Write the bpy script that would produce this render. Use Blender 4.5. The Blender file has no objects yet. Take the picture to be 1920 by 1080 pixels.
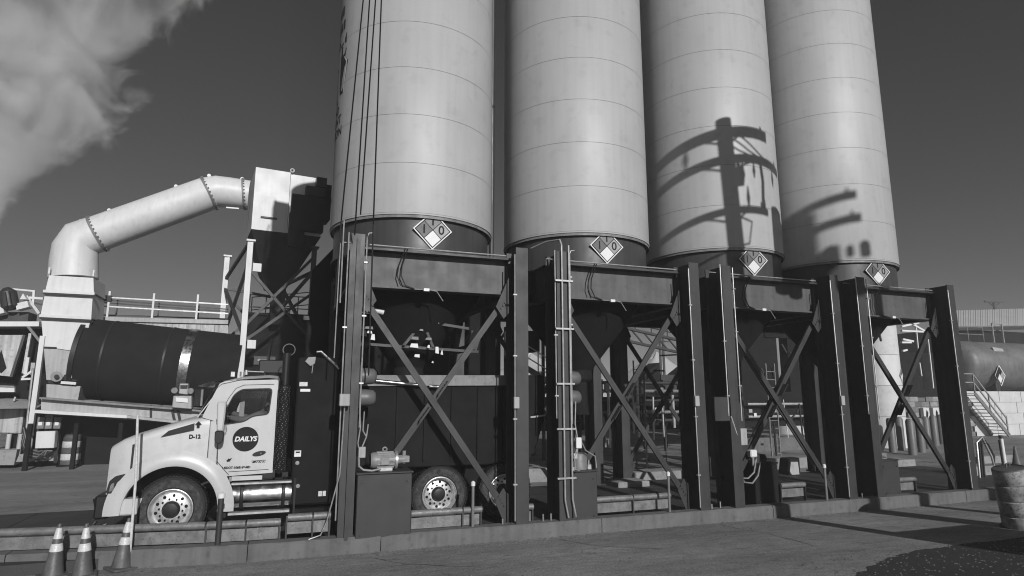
import bpy, math, random
from mathutils import Vector, Matrix
R = math.radians
random.seed(7)
scene = bpy.context.scene
col = scene.collection

# ------------------------------------------------------------------ camera
cam_d = bpy.data.cameras.new("camera"); cam = bpy.data.objects.new("camera", cam_d); col.objects.link(cam)
cam_d.sensor_width = 36.0; cam_d.lens = 36.0 * 1150 / 1920; cam_d.clip_start = 0.1; cam_d.clip_end = 3000
cam.location = (0, 0, 2.4); cam.rotation_euler = (R(90 + 9.967), 0, R(70.069 - 90))
scene.camera = cam
scene.render.resolution_x = 1024; scene.render.resolution_y = 576

# ------------------------------------------------------------------ light
SUN_AZ, SUN_EL = -86.0, 22.0           # direction towards the sun, from +X, and height
world = bpy.data.worlds.new("World"); scene.world = world; world.use_nodes = True
nt = world.node_tree; nt.nodes.clear()
sky = nt.nodes.new('ShaderNodeTexSky'); sky.sky_type = 'NISHITA'; sky.sun_disc = False
sky.sun_elevation = R(SUN_EL); sky.sun_rotation = R(90 - SUN_AZ)
sky.air_density = 1.0; sky.dust_density = 1.2; sky.ozone_density = 1.0
sep = nt.nodes.new('ShaderNodeSeparateColor'); mr = nt.nodes.new('ShaderNodeMath'); mg = nt.nodes.new('ShaderNodeMath')
mr.operation = 'MULTIPLY'; mr.inputs[1].default_value = 0.70
mg.operation = 'MULTIPLY_ADD'; mg.inputs[1].default_value = 0.0
bg = nt.nodes.new('ShaderNodeBackground'); bg.inputs['Strength'].default_value = 0.05
wo = nt.nodes.new('ShaderNodeOutputWorld')
L = nt.links.new
L(sky.outputs[0], sep.inputs[0]); L(sep.outputs[0], mr.inputs[0]); L(sep.outputs[1], mg.inputs[0]); L(mr.outputs[0], mg.inputs[2])
L(mg.outputs[0], bg.inputs['Color']); L(bg.outputs[0], wo.inputs['Surface'])
sd = bpy.data.lights.new("sun", 'SUN'); so = bpy.data.objects.new("sun", sd); col.objects.link(so)
sd.energy = 5.0; sd.angle = R(0.53); sd.color = (1, 1, 1)
sdir = Vector((math.cos(R(SUN_AZ)) * math.cos(R(SUN_EL)), math.sin(R(SUN_AZ)) * math.cos(R(SUN_EL)), math.sin(R(SUN_EL))))
so.rotation_euler = sdir.to_track_quat('Z', 'Y').to_euler(); so.location = (0, -5, 40)
scene.view_settings.view_transform = 'Standard'; scene.view_settings.look = 'None'
scene.view_settings.exposure = -0.3; scene.view_settings.gamma = 1.0
scene.render.engine = 'CYCLES'; scene.cycles.pixel_filter_type = 'BLACKMAN_HARRIS'; scene.cycles.filter_width = 1.1

# ------------------------------------------------------------------ materials (a black and white place: every colour is a grey)
def mat(name, g, rough=0.7,  metal=0.0, var=0.15, scale=3.0, bump=0.0, bscale=30.0, streak=0.0, spec=0.5, dirt=0.0, coat=0.0, rvar=.09):
    m = bpy.data.materials.new(name); m.use_nodes = True; n = m.node_tree; b = n.nodes['Principled BSDF']
    b.inputs['Roughness'].default_value = rough; b.inputs['Metallic'].default_value = metal
    b.inputs['Specular IOR Level'].default_value = spec
    if coat: b.inputs['Coat Weight'].default_value = coat; b.inputs['Coat Roughness'].default_value = 0.12
    k = n.links.new
    tc = n.nodes.new('ShaderNodeTexCoord')
    def noise(sc, det=5, stretch=None):
        t = n.nodes.new('ShaderNodeTexNoise'); t.inputs['Scale'].default_value = sc; t.inputs['Detail'].default_value = det
        if stretch:
            mp = n.nodes.new('ShaderNodeMapping'); mp.inputs['Scale'].default_value = stretch
            k(tc.outputs['Object'], mp.inputs[0]); k(mp.outputs[0], t.inputs['Vector'])
        else: k(tc.outputs['Object'], t.inputs['Vector'])
        return t.outputs['Fac']
    def mrange(src, a, bb, lo, hi):
        r = n.nodes.new('ShaderNodeMapRange'); r.inputs[1].default_value = a; r.inputs[2].default_value = bb
        r.inputs[3].default_value = lo; r.inputs[4].default_value = hi; k(src, r.inputs[0]); return r.outputs[0]
    def mul(a, c):
        x = n.nodes.new('ShaderNodeMath'); x.operation = 'MULTIPLY'; k(a, x.inputs[0])
        if isinstance(c, float): x.inputs[1].default_value = c
        else: k(c, x.inputs[1])
        return x.outputs[0]
    f = mul(mrange(noise(scale), 0.3, 0.7, 1 - var, 1 + var), float(g))
    if streak: f = mul(f, mrange(noise(1.0, 6, (9, 9, 0.35)), 0.42, 0.75, 1.0, 1 - streak))
    if dirt: f = mul(f, mrange(noise(scale * 4.3, 8), 0.55, 0.72, 1.0, 1 - dirt))
    cc = n.nodes.new('ShaderNodeCombineColor')
    for i in range(3): k(f, cc.inputs[i])
    k(cc.outputs[0], b.inputs['Base Color'])
    if bump:
        bp = n.nodes.new('ShaderNodeBump'); bp.inputs['Strength'].default_value = bump; bp.inputs['Distance'].default_value = 0.02
        k(noise(bscale, 6), bp.inputs['Height']); k(bp.outputs[0], b.inputs['Normal'])
    k(mrange(noise(scale * 2.1, 4), 0.3, 0.7, max(rough - rvar, .03), min(rough + rvar, 1)), b.inputs['Roughness'])
    return m
M = dict(
    silo=mat('silo paint', .335, .40, var=.05, scale=.8, streak=.07, dirt=.10, rvar=.015),
    skirt=mat('skirt paint', .046, .42, var=.15, scale=1.5, streak=.3),
    steel=mat('dark painted steel', .029, .55, var=.25, scale=1.6, streak=.35, bump=.05, dirt=.25),
    black=mat('black paint', .014, .45, var=.2, scale=2.0, spec=.3),
    matte=mat('matte black steel', .010, .9, var=.25, scale=2.0, spec=.2),
    girder=mat('dusty girder paint', .075, .6, var=.22, scale=1.6, streak=.35, dirt=.25),
    galv=mat('galvanised conduit', .38, .45, .6, var=.2, scale=9),
    white=mat('white truck paint', .455, .36, var=.04, scale=1.2, dirt=.12, streak=.08, coat=.15),
    offwhite=mat('off white duct paint', .56, .5, var=.05, scale=.7, streak=.1, dirt=.1),
    pale=mat('pale grey paint', .34, .6, var=.12, scale=1.2, streak=.25, dirt=.2),
    mid=mat('mid grey machine paint', .17, .55, var=.2, scale=3, streak=.3, dirt=.3),
    rusty=mat('stained pale panel', .42, .7, var=.12, scale=2, streak=.6, dirt=.35),
    cast=mat('cast motor housing', .20, .5, var=.15, scale=12, dirt=.3),
    chrome=mat('polished metal', .62, .2, 1.0, var=.12, scale=5, streak=.25),
    bright=mat('bright ring steel', .75, .3, 1.0, var=.08, scale=5),
    rim=mat('dull alloy wheel', .60, .38, .7, var=.15, scale=14, dirt=.3),
    rubber=mat('tyre rubber', .020, .8, var=.2, scale=14, bump=.15, bscale=60, spec=.3, dirt=.2),
    dustrubber=mat('dusty sidewall rubber', .05, .9, var=.5, scale=16, bump=.4, bscale=50, spec=.2, dirt=.6),
    glass=mat('dark cab glass', .012, .04, var=0, spec=.6),
    concrete=mat('kerb concrete', .118, .85, var=.16, scale=1.7, bump=.25, bscale=24, dirt=.3, streak=.25),
    block=mat('pale concrete block', .24, .9, var=.18, scale=2.2, bump=.4, bscale=18, dirt=.35),
    deck=mat('dark scale deck', .030, .75, var=.3, scale=1.1, bump=.2),
    rail=mat('weathered guard pipe', .17, .55, .3, var=.3, scale=7, dirt=.4, bump=.15, bscale=40),
    wallwhite=mat('whitewashed block wall', .50, .9, var=.08, scale=1.5, bump=.3, bscale=9, dirt=.15),
    sand=mat('sand pile', .42, .95, var=.12, scale=.12, bump=.6, bscale=.8),
    cone=mat('cone plastic', .085, .55, var=.2, scale=9, dirt=.35, streak=.3),
    tape=mat('reflective band', .52, .45, var=.15, scale=20, dirt=.45),
    print=mat('printed dark lettering', .012, .6, var=0, spec=.15),
    pwhite=mat('printed white', .62, .5, var=.03),
    qmid=mat('printed mid grey', .14, .5, var=.08, scale=12), qdark=mat('printed slate', .075, .5, var=.08), qlight=mat('printed light grey', .26, .5, var=.06),
    scuffed=mat('scuffed drum plastic', .30, .6, var=.5, scale=7, dirt=.8, bump=.3, bscale=9),
    tank=mat('weathered tank paint', .13, .5, var=.2, scale=.8, streak=.35, dirt=.25),
    wood=mat('utility pole wood', .06, .9, var=.2, scale=4, streak=.3),
    skin=mat('sleeve cloth', .16, .9, var=.15, scale=20, bump=.3, bscale=40), brick=None)

def asphalt(name, g, sparkle=0.0, marks=True):
    m = bpy.data.materials.new(name); m.use_nodes = True; n = m.node_tree; b = n.nodes['Principled BSDF']; k = n.links.new
    tc = n.nodes.new('ShaderNodeTexCoord')
    def noise(sc, det, st=(1, 1, 1), rot=0):
        mp = n.nodes.new('ShaderNodeMapping'); mp.inputs['Scale'].default_value = st; mp.inputs['Rotation'].default_value = (0, 0, rot)
        t = n.nodes.new('ShaderNodeTexNoise'); t.inputs['Scale'].default_value = sc; t.inputs['Detail'].default_value = det
        k(tc.outputs['Object'], mp.inputs[0]); k(mp.outputs[0], t.inputs[0]); return t.outputs['Fac']
    def rg(s, a, c, lo, hi):
        r = n.nodes.new('ShaderNodeMapRange'); r.inputs[1].default_value = a; r.inputs[2].default_value = c; r.inputs[3].default_value = lo; r.inputs[4].default_value = hi; k(s, r.inputs[0]); return r.outputs[0]
    def mul(a, c):
        x = n.nodes.new('ShaderNodeMath'); x.operation = 'MULTIPLY'; k(a, x.inputs[0])
        if isinstance(c, float): x.inputs[1].default_value = c
        else: k(c, x.inputs[1])
        return x.outputs[0]
    f = mul(rg(noise(.35, 4), .3, .7, .74, 1.22), float(g))
    f = mul(f, rg(noise(1.2, 6, (.22, 1, 1)), .35, .7, 1.14, .76))          # tyre-polished bands along the road
    f = mul(f, rg(noise(4, 8), .56, .72, 1.0, .72)) if marks else f
    f = mul(f, rg(noise(38, 5), .3, .7, .62, 1.38)); f = mul(f, rg(noise(9, 5, (.35, 1, 1)), .35, .68, 1.12, .84))
    if marks:
        v = n.nodes.new('ShaderNodeTexVoronoi'); v.inputs['Scale'].default_value = .9; k(tc.outputs['Object'], v.inputs['Vector'])
        f = mul(f, rg(v.outputs['Distance'], .015, .035, .35, 1.0))        # oil spots
    cc = n.nodes.new('ShaderNodeCombineColor')
    for i in range(3): k(f, cc.inputs[i])
    k(cc.outputs[0], b.inputs['Base Color']); b.inputs['Roughness'].default_value = .85
    bp = n.nodes.new('ShaderNodeBump'); bp.inputs['Strength'].default_value = .9 if sparkle else .8; bp.inputs['Distance'].default_value = .012
    k(noise(70, 4), bp.inputs['Height']); k(bp.outputs[0], b.inputs['Normal'])
    if sparkle:
        v = n.nodes.new('ShaderNodeTexVoronoi'); v.inputs['Scale'].default_value = 26; k(tc.outputs['Object'], v.inputs['Vector'])
        sc = n.nodes.new('ShaderNodeSeparateColor'); k(v.outputs['Color'], sc.inputs[0])
        x = mul(rg(sc.outputs[0], .93, .94, 0, 1), rg(v.outputs['Distance'], .25, .35, 1, 0))
        a = n.nodes.new('ShaderNodeMath'); a.operation = 'MULTIPLY_ADD'; k(x, a.inputs[0]); a.inputs[1].default_value = .6; k(f, a.inputs[2])
        for i in range(3): k(a.outputs[0], cc.inputs[i])
    return m
M['road'] = asphalt('road asphalt', .215); M['yard'] = asphalt('yard ground', .20); M['patch'] = asphalt('fresh black asphalt', .022, 1.0, False)
def blockmat():
    m = bpy.data.materials.new('rough block masonry'); m.use_nodes = True; n = m.node_tree; b = n.nodes['Principled BSDF']; k = n.links.new
    tc = n.nodes.new('ShaderNodeTexCoord'); mp = n.nodes.new('ShaderNodeMapping'); mp.inputs['Rotation'].default_value = (R(90), 0, 0); k(tc.outputs['Object'], mp.inputs[0])
    t = n.nodes.new('ShaderNodeTexBrick'); t.inputs['Scale'].default_value = 2.2; t.inputs['Color1'].default_value = (.12, .12, .12, 1); t.inputs['Color2'].default_value = (.2, .2, .2, 1); t.inputs['Mortar'].default_value = (.04, .04, .04, 1)
    k(mp.outputs[0], t.inputs[0]); k(t.outputs[0], b.inputs['Base Color']); b.inputs['Roughness'].default_value = .9
    return m
M['brick'] = blockmat()
def clear_glass():
    m = bpy.data.materials.new('clear cab glass'); m.use_nodes = True; n = m.node_tree; n.nodes.clear(); k = n.links.new
    o = n.nodes.new('ShaderNodeOutputMaterial'); mx = n.nodes.new('ShaderNodeMixShader'); t = n.nodes.new('ShaderNodeBsdfTransparent'); g = n.nodes.new('ShaderNodeBsdfGlossy'); f = n.nodes.new('ShaderNodeFresnel')
    t.inputs[0].default_value = (.86, .86, .86, 1); g.inputs['Roughness'].default_value = .03; f.inputs[0].default_value = 1.35
    k(f.outputs[0], mx.inputs[0]); k(t.outputs[0], mx.inputs[1]); k(g.outputs[0], mx.inputs[2]); k(mx.outputs[0], o.inputs[0]); return m
M['glass'] = clear_glass()
n_ = M['silo'].node_tree; b_ = n_.nodes['Principled BSDF']; tg = n_.nodes.new('ShaderNodeTangent'); tg.direction_type = 'RADIAL'; tg.axis = 'Z'
n_.links.new(tg.outputs[0], b_.inputs['Tangent']); b_.inputs['Anisotropic'].default_value = .85; b_.inputs['Specular IOR Level'].default_value = .2
M['skirt'].node_tree.nodes['Principled BSDF'].inputs['Specular IOR Level'].default_value = .35
M['dome'] = mat('smooth grey dome', .10, .5, var=.05)
M['cab'] = mat('dark cabinet paint', .026, .6, var=.15, scale=2, streak=.15)

# ------------------------------------------------------------------ mesh helpers
WORLD = {}
class MB:
    def __init__(s): s.v = []; s.f = []; s.sm = []
    def add(s, vs, fs, smooth=False):
        o = len(s.v); s.v += [tuple(v) for v in vs]
        for f in fs: s.f.append(tuple(i + o for i in f)); s.sm.append(smooth)
        return s
    def box(s, x0, x1, y0, y1, z0, z1):
        v = [(x, y, z) for x in (x0, x1) for y in (y0, y1) for z in (z0, z1)]
        return s.add(v, [(0, 1, 3, 2), (4, 6, 7, 5), (0, 4, 5, 1), (2, 3, 7, 6), (0, 2, 6, 4), (1, 5, 7, 3)])
    def bar(s, p, q, w, h, up=(0, 0, 1)):
        p, q = Vector(p), Vector(q); d = (q - p).normalized(); u = Vector(up)
        if abs(d.dot(u)) > .98: u = Vector((0, 1, 0))
        a = d.cross(u).normalized() * w / 2; b = a.cross(d).normalized() * h / 2
        v = [e + i * a + j * b for e in (p, q) for i, j in ((-1, -1), (1, -1), (1, 1), (-1, 1))]
        return s.add(v, [(3, 2, 1, 0), (4, 5, 6, 7), (0, 1, 5, 4), (1, 2, 6, 5), (2, 3, 7, 6), (3, 0, 4, 7)])
    def cyl(s, p, q, r0, r1=None, n=16, caps=True):
        r1 = r0 if r1 is None else r1; p, q = Vector(p), Vector(q); d = (q - p).normalized()
        u = Vector((0, 0, 1)) if abs(d.z) < .9 else Vector((1, 0, 0)); a = d.cross(u).normalized(); b = d.cross(a)
        v = [e + (a * math.cos(t) + b * math.sin(t)) * r for e, r in ((p, r0), (q, r1)) for t in [2 * math.pi * i / n for i in range(n)]]
        s.add(v, [(i, (i + 1) % n, n + (i + 1) % n, n + i) for i in range(n)], True)
        if caps: s.add(v[:n], [tuple(range(n))[::-1]]); s.add(v[n:], [tuple(range(n))])
        return s
    def tube(s, pts, r, n=8):
        pts = [Vector(p) for p in pts]; a = None; rings = []
        for i, p in enumerate(pts):
            d = (pts[min(i + 1, len(pts) - 1)] - pts[max(i - 1, 0)]).normalized()
            if a is None:
                u = Vector((0, 0, 1)) if abs(d.z) < .9 else Vector((1, 0, 0)); a = d.cross(u).normalized()
            else: a = (a - d * a.dot(d)).normalized()
            b = d.cross(a); rr = r[i] if isinstance(r, (list, tuple)) else r
            rings += [p + (a * math.cos(2 * math.pi * k / n) + b * math.sin(2 * math.pi * k / n)) * rr for k in range(n)]
        fs = [(i * n + k, i * n + (k + 1) % n, (i + 1) * n + (k + 1) % n, (i + 1) * n + k) for i in range(len(pts) - 1) for k in range(n)]
        s.add(rings, fs, True); s.add(rings[:n], [tuple(range(n))[::-1]]); s.add(rings[-n:], [tuple(range(n))])
        return s
    def lathe(s, prof, c=(0, 0, 0), ax='z', n=32, a0=0, a1=360):
        full = abs(a1 - a0) > 359; m = n if full else n + 1; v = []
        for r, h in prof:
            for i in range(m):
                t = R(a0 + (a1 - a0) * i / n)
                if ax == 'z': v.append((c[0] + r * math.cos(t), c[1] + r * math.sin(t), c[2] + h))
                elif ax == 'y': v.append((c[0] + r * math.cos(t), c[1] + h, c[2] + r * math.sin(t)))
                else: v.append((c[0] + h, c[1] + r * math.cos(t), c[2] + r * math.sin(t)))
        fs = []
        for j in range(len(prof) - 1):
            for i in range(n):
                k = (i + 1) % m; fs.append((j * m + i, j * m + k, (j + 1) * m + k, (j + 1) * m + i))
        return s.add(v, fs, True)
    def prism(s, pts, y0, y1, plane='xz'):
        def P(a, b, y): return (a, y, b) if plane == 'xz' else ((a, b, y) if plane == 'xy' else (y, a, b))
        n = len(pts); v = [P(a, b, y0) for a, b in pts] + [P(a, b, y1) for a, b in pts]
        return s.add(v, [tuple(range(n)), tuple(range(2 * n - 1, n - 1, -1))] + [(i, n + i, n + (i + 1) % n, (i + 1) % n) for i in range(n)])
    def grid(s, rows, smooth=True, closed=False):
        n = len(rows[0]); v = [p for r in rows for p in r]
        return s.add(v, [(j * n + i, j * n + i + 1, (j + 1) * n + i + 1, (j + 1) * n + i) for j in range(len(rows) - 1) for i in range(n - 1)], smooth)
    def build(s, name, m, parent=None, label=None, bevel=0, angle=35, kind=None):
        import bmesh
        off = WORLD.get(parent.name, Vector((0, 0, 0))) if parent else Vector((0, 0, 0))
        me = bpy.data.meshes.new(name); me.from_pydata([Vector(v) - off for v in s.v], [], s.f)
        for p, q in zip(me.polygons, s.sm): p.use_smooth = q
        bm = bmesh.new(); bm.from_mesh(me); bmesh.ops.remove_doubles(bm, verts=bm.verts, dist=1e-5); bmesh.ops.recalc_face_normals(bm, faces=bm.faces)
        if bevel:
            es = [e for e in bm.edges if len(e.link_faces) == 2 and e.calc_face_angle(0) > .6]
            bmesh.ops.bevel(bm, geom=es, offset=bevel, segments=1, affect='EDGES', profile=.5)
        bm.to_mesh(me); bm.free()
        me.set_sharp_from_angle(angle=R(angle))
        me.materials.append(M[m] if isinstance(m, str) else m)
        o = bpy.data.objects.new(name, me); col.objects.link(o)
        if parent: o.parent = parent
        WORLD[o.name] = off
        if label: o['label'] = label
        if kind: o['kind'] = kind
        return o
def thing(name, label, cat, loc=(0, 0, 0), group=None):
    o = bpy.data.objects.new(name, None); col.objects.link(o); o.location = loc; o.empty_display_size = .3
    o['label'] = label; o['category'] = cat
    if group: o['group'] = group
    WORLD[o.name] = Vector(loc); return o
def tag(o, label, cat, group=None, kind=None):
    o['label'] = label; o['category'] = cat
    if group: o['group'] = group
    if kind: o['kind'] = kind
    return o
def struct(o): o['kind'] = 'structure'; return o
KIDS = {}
def copy_thing(src, d, label, rot=None):
    r = src.copy(); col.objects.link(r); r.location = src.location + Vector(d); r['label'] = label
    if rot is not None: r.rotation_euler = rot
    if 'group' in src: r['group'] = src['group']
    WORLD[r.name] = Vector(r.location)
    for c in src.children:
        k = c.copy(); col.objects.link(k); k.parent = r
        for g in c.children:
            h = g.copy(); col.objects.link(h); h.parent = k
    return r
def text_mesh(txt, size, bold=0.0, shear=0.0, ext=0.0, align='CENTER', xs=1.0):
    cu = bpy.data.curves.new('t', 'FONT'); cu.body = txt; cu.size = size; cu.align_x = align; cu.align_y = 'CENTER'; cu.offset = bold; cu.shear = shear; cu.extrude = ext; cu.resolution_u = 3
    ob = bpy.data.objects.new('t', cu); col.objects.link(ob); bpy.context.view_layer.update()
    me = bpy.data.meshes.new_from_object(ob.evaluated_get(bpy.context.evaluated_depsgraph_get())); bpy.data.objects.remove(ob); bpy.data.curves.remove(cu)
    return [(v.co.x * xs, v.co.y, v.co.z) for v in me.vertices], [tuple(p.vertices) for p in me.polygons]
def decal(txt, size, fn, name, m, parent, **k):
    v, f = text_mesh(txt, size, **k); mb = MB(); mb.add([fn(*p) for p in v], f); return mb.build(name, m, parent, angle=180)
def plate(outer, holes, y0, y1, name, m, parent, **k):
    """flat sheet in the XZ plane with holes, y0..y1 thick (tessellated both sides plus rims)"""
    from mathutils.geometry import tessellate_polygon
    loops = [outer] + holes; tri = tessellate_polygon([[Vector((a, b, 0)) for a, b in l] for l in loops])
    flat = [p for l in loops for p in l]; n = len(flat); mb = MB()
    v = [(a, y0, b) for a, b in flat] + [(a, y1, b) for a, b in flat]; f = [tuple(t) for t in tri] + [tuple(i + n for i in t)[::-1] for t in tri]
    o = 0
    for l in loops:
        f += [(o + i, o + (i + 1) % len(l), n + o + (i + 1) % len(l), n + o + i) for i in range(len(l))]; o += len(l)
    mb.add(v, f); return mb.build(name, m, parent, **k)
def rounded(pts, r=.04, n=4):
    out = []
    for i, p in enumerate(pts):
        a, b, c = Vector(pts[i - 1]), Vector(p), Vector(pts[(i + 1) % len(pts)])
        u = (a - b); w = (c - b); rr = min(r, u.length * .45, w.length * .45); u = u.normalized() * rr; w = w.normalized() * rr
        for k in range(n + 1):
            t = k / n; q = (b + u) * (1 - t) ** 2 + b * 2 * t * (1 - t) + (b + w) * t * t; out.append((q.x, q.y))
    return out

# ------------------------------------------------------------------ ground, road, kerb
KERB = [(-14, 12.6), (-3.5, 10.78), (-1.6, 10.42), (-.4, 10.28), (.5, 10.25), (18.4, 10.25)]
def kerb_y(x):
    for (a, b), (c, d) in zip(KERB, KERB[1:]):
        if a <= x <= c: return b + (d - b) * (x - a) / (c - a)
    return 10.25 if x > 0 else 12.6
def road_z(y): return .055 * max(0.0, 10.25 - y)
rows = []
for x in [-60, -30, -14, -9, -6, -3.5, -2.5, -1.6, -1, -.4, .5, 2, 5, 8, 11, 14, 18.4, 24, 40, 70]:
    rows.append([(x, y, road_z(y)) for y in (-30, -10, 0, 4, 7, 9, 10.25)] + [(x, 13.0, 0.0)])
struct(MB().grid(rows, False).build('road', 'road'))
y_ = MB(); y_.add([(-900, 13.0, 0), (900, 13.0, 0), (900, 1600, 0), (-900, 1600, 0)], [(0, 1, 2, 3)]); struct(y_.build('ground', 'yard'))
edge = [(5.879, 5.621, 0.255), (6.859, 6.186, 0.224), (7.435, 6.459, 0.209), (8.013, 6.676, 0.197), (8.632, 6.837, 0.188), (9.238, 6.857, 0.187), (10.042, 6.895, 0.185), (11.126, 6.878, 0.185)]
ee = []
for (x0, y0, _), (x1, y1, _) in zip(edge, edge[1:]):
    for k in range(8): ee.append((x0 + (x1 - x0) * k / 8 + random.uniform(-.035, .035), y0 + (y1 - y0) * k / 8 + random.uniform(-.04, .04), 0))
edge = ee + [edge[-1]]
pv = [(x, y, road_z(y) + .006) for x, y, z in edge] + [(16.5, 7.6, road_z(7.6) + .006), (16.5, -2, road_z(-2) + .006), (4.5, -2, road_z(-2) + .006)]
pm = MB(); pm.add(pv, [tuple(range(len(pv)))]); struct(pm.build('asphalt_patch', 'patch'))
for pts in ([(7.811, 10.068, 0.01), (7.792, 9.321, 0.051), (7.882, 8.9, 0.074), (7.739, 7.728, 0.139)], [(4.43, 10.092, 0.009), (4.763, 9.179, 0.059), (5.512, 8.525, 0.095)], [(1.356, 9.764, 0.027), (1.719, 9.15, 0.061), (2.62, 8.503, 0.096)]):
    cm = MB()
    for (x0, y0, _), (x1, y1, _) in zip(pts, pts[1:]):
        n = 6
        for k in range(n):
            a = Vector((x0, y0)).lerp(Vector((x1, y1)), k / n); b = Vector((x0, y0)).lerp(Vector((x1, y1)), (k + 1) / n); w = random.uniform(.006, .016); nn = (b - a).orthogonal().normalized() * w; off = nn * random.uniform(-1, 1)
            v = [a + off, a + off + nn, b + off + nn, b + off]; cm.add([(p.x, p.y, road_z(p.y) + .004) for p in v], [(0, 1, 2, 3)])
    struct(cm.build('road_crack', 'black'))
# kerb, cast in lengths
joints = [-14, -7.5, -3.5, -.4, 1.53, 5.42, 9.25, 12.1, 14.8, 18.4]
for a, b in zip(joints, joints[1:]):
    nx = int((b - a) / .18) + 1; xs = sorted([a + .006 + (b - a - .012) * k / nx for k in range(nx + 1)] + [p[0] for p in KERB if a + .05 < p[0] < b - .05]); m = MB(); v = []
    for x in xs:
        j = lambda q: random.uniform(-q, q); y = kerb_y(x); c_ = max(0, random.gauss(0, .012)); v += [(x, y + j(.004), -.05), (x, y + j(.004), .222 - c_), (x, y + .022 + c_ * .8, .243 + j(.003)), (x, y + .24, .245), (x, y + .24, -.05)]
    n = len(xs); m.add(v, [(i * 5 + k, (i + 1) * 5 + k, (i + 1) * 5 + k + 1, i * 5 + k + 1) for i in range(n - 1) for k in range(4)] + [(0, 1, 2, 3, 4), tuple(range(5 * n - 1, 5 * n - 6, -1))])
    struct(m.build('kerb', 'concrete'))
for a, b in ((0.0, 1.5), (5.7, 5.9)): pass
# weighbridge deck between the columns, with plate seams
dk = MB()
x = -14.0
while x < 18.4:
    dk.box(x + .008, x + 2.392, 10.56, 14.95, -.05, .15); x += 2.4
struct(dk.build('weighbridge_deck', 'deck'))

# ------------------------------------------------------------------ silos
P = 3.76; SX, SY, SR = 2.27, 12.35, 1.64
SL = ['leftmost pale silo with painted lettering and logo on its left flank, ropes hanging before it',
      'second pale silo from the left, standing clear and free of shadows',
      'third pale silo, carrying the sharp shadow of a utility pole and its crossarms',
      'rightmost pale silo, with blurred slanting shadows near its foot']
def make_silo():
    t = thing('silo', SL[0], 'silo', (SX, SY, 0), 'four pale silos in a row')
    z = 5.69
    for k in range(11):
        h = .955 if k < 10 else .5; e = .006
        MB().lathe([(SR, z + .0035), (SR, z + h - .0035)], (SX, SY, 0), n=120).build('shell_course', 'silo', t, angle=60); z += h
    MB().lathe([(SR - .006, 5.6), (SR - .006, z)], (SX, SY, 0), n=120).build('seam_strip', 'mid', t, angle=60)
    MB().lathe([(SR, 5.69), (SR + .012, 5.685), (SR + .012, 5.655), (SR - .02, 5.65), (1.2, 5.65)], (SX, SY, 0), n=96).build('bottom_rim', 'silo', t, angle=30)
    MB().lathe([(1.565, 5.7), (1.565, 5.0), (1.6, 4.99), (1.6, 4.96), (1.3, 4.96)], (SX, SY, 0), n=96).build('skirt', 'skirt', t, angle=30)
    MB().lathe([(SR + .03, z), (SR + .03, z + .04), (.3, z + .75), (.3, z + 1.0), (0, z + 1.0)], (SX, SY, 0), n=48).build('roof', 'silo', t, angle=30)
    MB().lathe([(1.5, 4.97), (1.5, 4.5), (.3, 2.95), (.3, 2.75), (.22, 2.75), (.22, 2.7)], (SX, SY, 0), n=48).build('hopper', 'matte', t, angle=30)
    MB().lathe([(.26, 2.76), (.26, 2.72), (.2, 2.7), (.2, 2.3), (.24, 2.0)], (SX, SY, 0), n=20).build('filling_spout', 'matte', t, angle=30)
    return t
def hazard_sign(t, cx, n_az, cz=5.40):
    a = R(n_az); nrm = Vector((math.cos(a), math.sin(a), 0)); rt = Vector((-math.sin(a), math.cos(a), 0))   # rt: to the right seen from outside
    c = Vector((cx, SY, cz)) + nrm * 1.592
    def F(u, v, d=0): return c + rt * u + Vector((0, 0, v)) + nrm * d
    def dia(cu, cv, h, d0, d1, name, m, par):
        mb = MB(); p = [(cu, cv - h), (cu + h, cv), (cu, cv + h), (cu - h, cv)]
        mb.add([F(*q, d0) for q in p] + [F(*q, d1) for q in p], [(0, 1, 2, 3), (7, 6, 5, 4)] + [(i, i + 4, (i + 1) % 4 + 4, (i + 1) % 4) for i in range(4)])
        return mb.build(name, m, par)
    s = dia(0, 0, .37, -.02, .0, 'hazard_sign', 'pwhite', t)
    dia(0, 0, .342, .0005, .0015, 'border', 'print', s)
    for cu, cv, m, tx in ((-.163, 0, 'qdark', '1'), (0, .163, 'qmid', '1'), (.163, 0, 'qlight', '0'), (0, -.163, 'pwhite', '')):
        dia(cu, cv, .153, .002, .003, 'quadrant', m, s)
        if tx: decal(tx, .24, lambda x, y, z: F(cu + x, cv + y, .0045), 'numeral', 'print', s, bold=.004)
    return s
silo0 = make_silo()
silos = [silo0] + [copy_thing(silo0, (P * i, 0, 0), SL[i]) for i in (1, 2, 3)]
for i, az in enumerate((-87, -92.7, -94.9, -94.8)): hazard_sign(silos[i], SX + P * i, az)
# lettering and emblem wrapped round the left flank of the first silo
def wrap(u0, z0):
    def f(x, y, z):
        a = R(u0) - (-x) / SR
        return (SX + (SR + .004) * math.cos(a), SY + (SR + .004) * math.sin(a), z0 + y)
    return f
def wraptext(txt, size, right_az, z0, **k):
    v, f = text_mesh(txt, size, align='RIGHT', bold=.006, **k)
    import bmesh
    bm = bmesh.new(); vs = [bm.verts.new(p) for p in v]
    for q in f:
        try: bm.faces.new([vs[i] for i in q])
        except ValueError: pass
    for _ in range(2):
        bmesh.ops.subdivide_edges(bm, edges=[e for e in bm.edges if e.calc_length() > .12], cuts=1)
        bmesh.ops.triangulate(bm, faces=bm.faces)
    fn = wrap(right_az, z0); bm.verts.index_update()
    mb = MB(); mb.add([fn(*v.co) for v in bm.verts], [tuple(v.index for v in p.verts) for p in bm.faces]); bm.free()
    return mb.build('lettering', 'print', silo0, angle=180)
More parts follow.
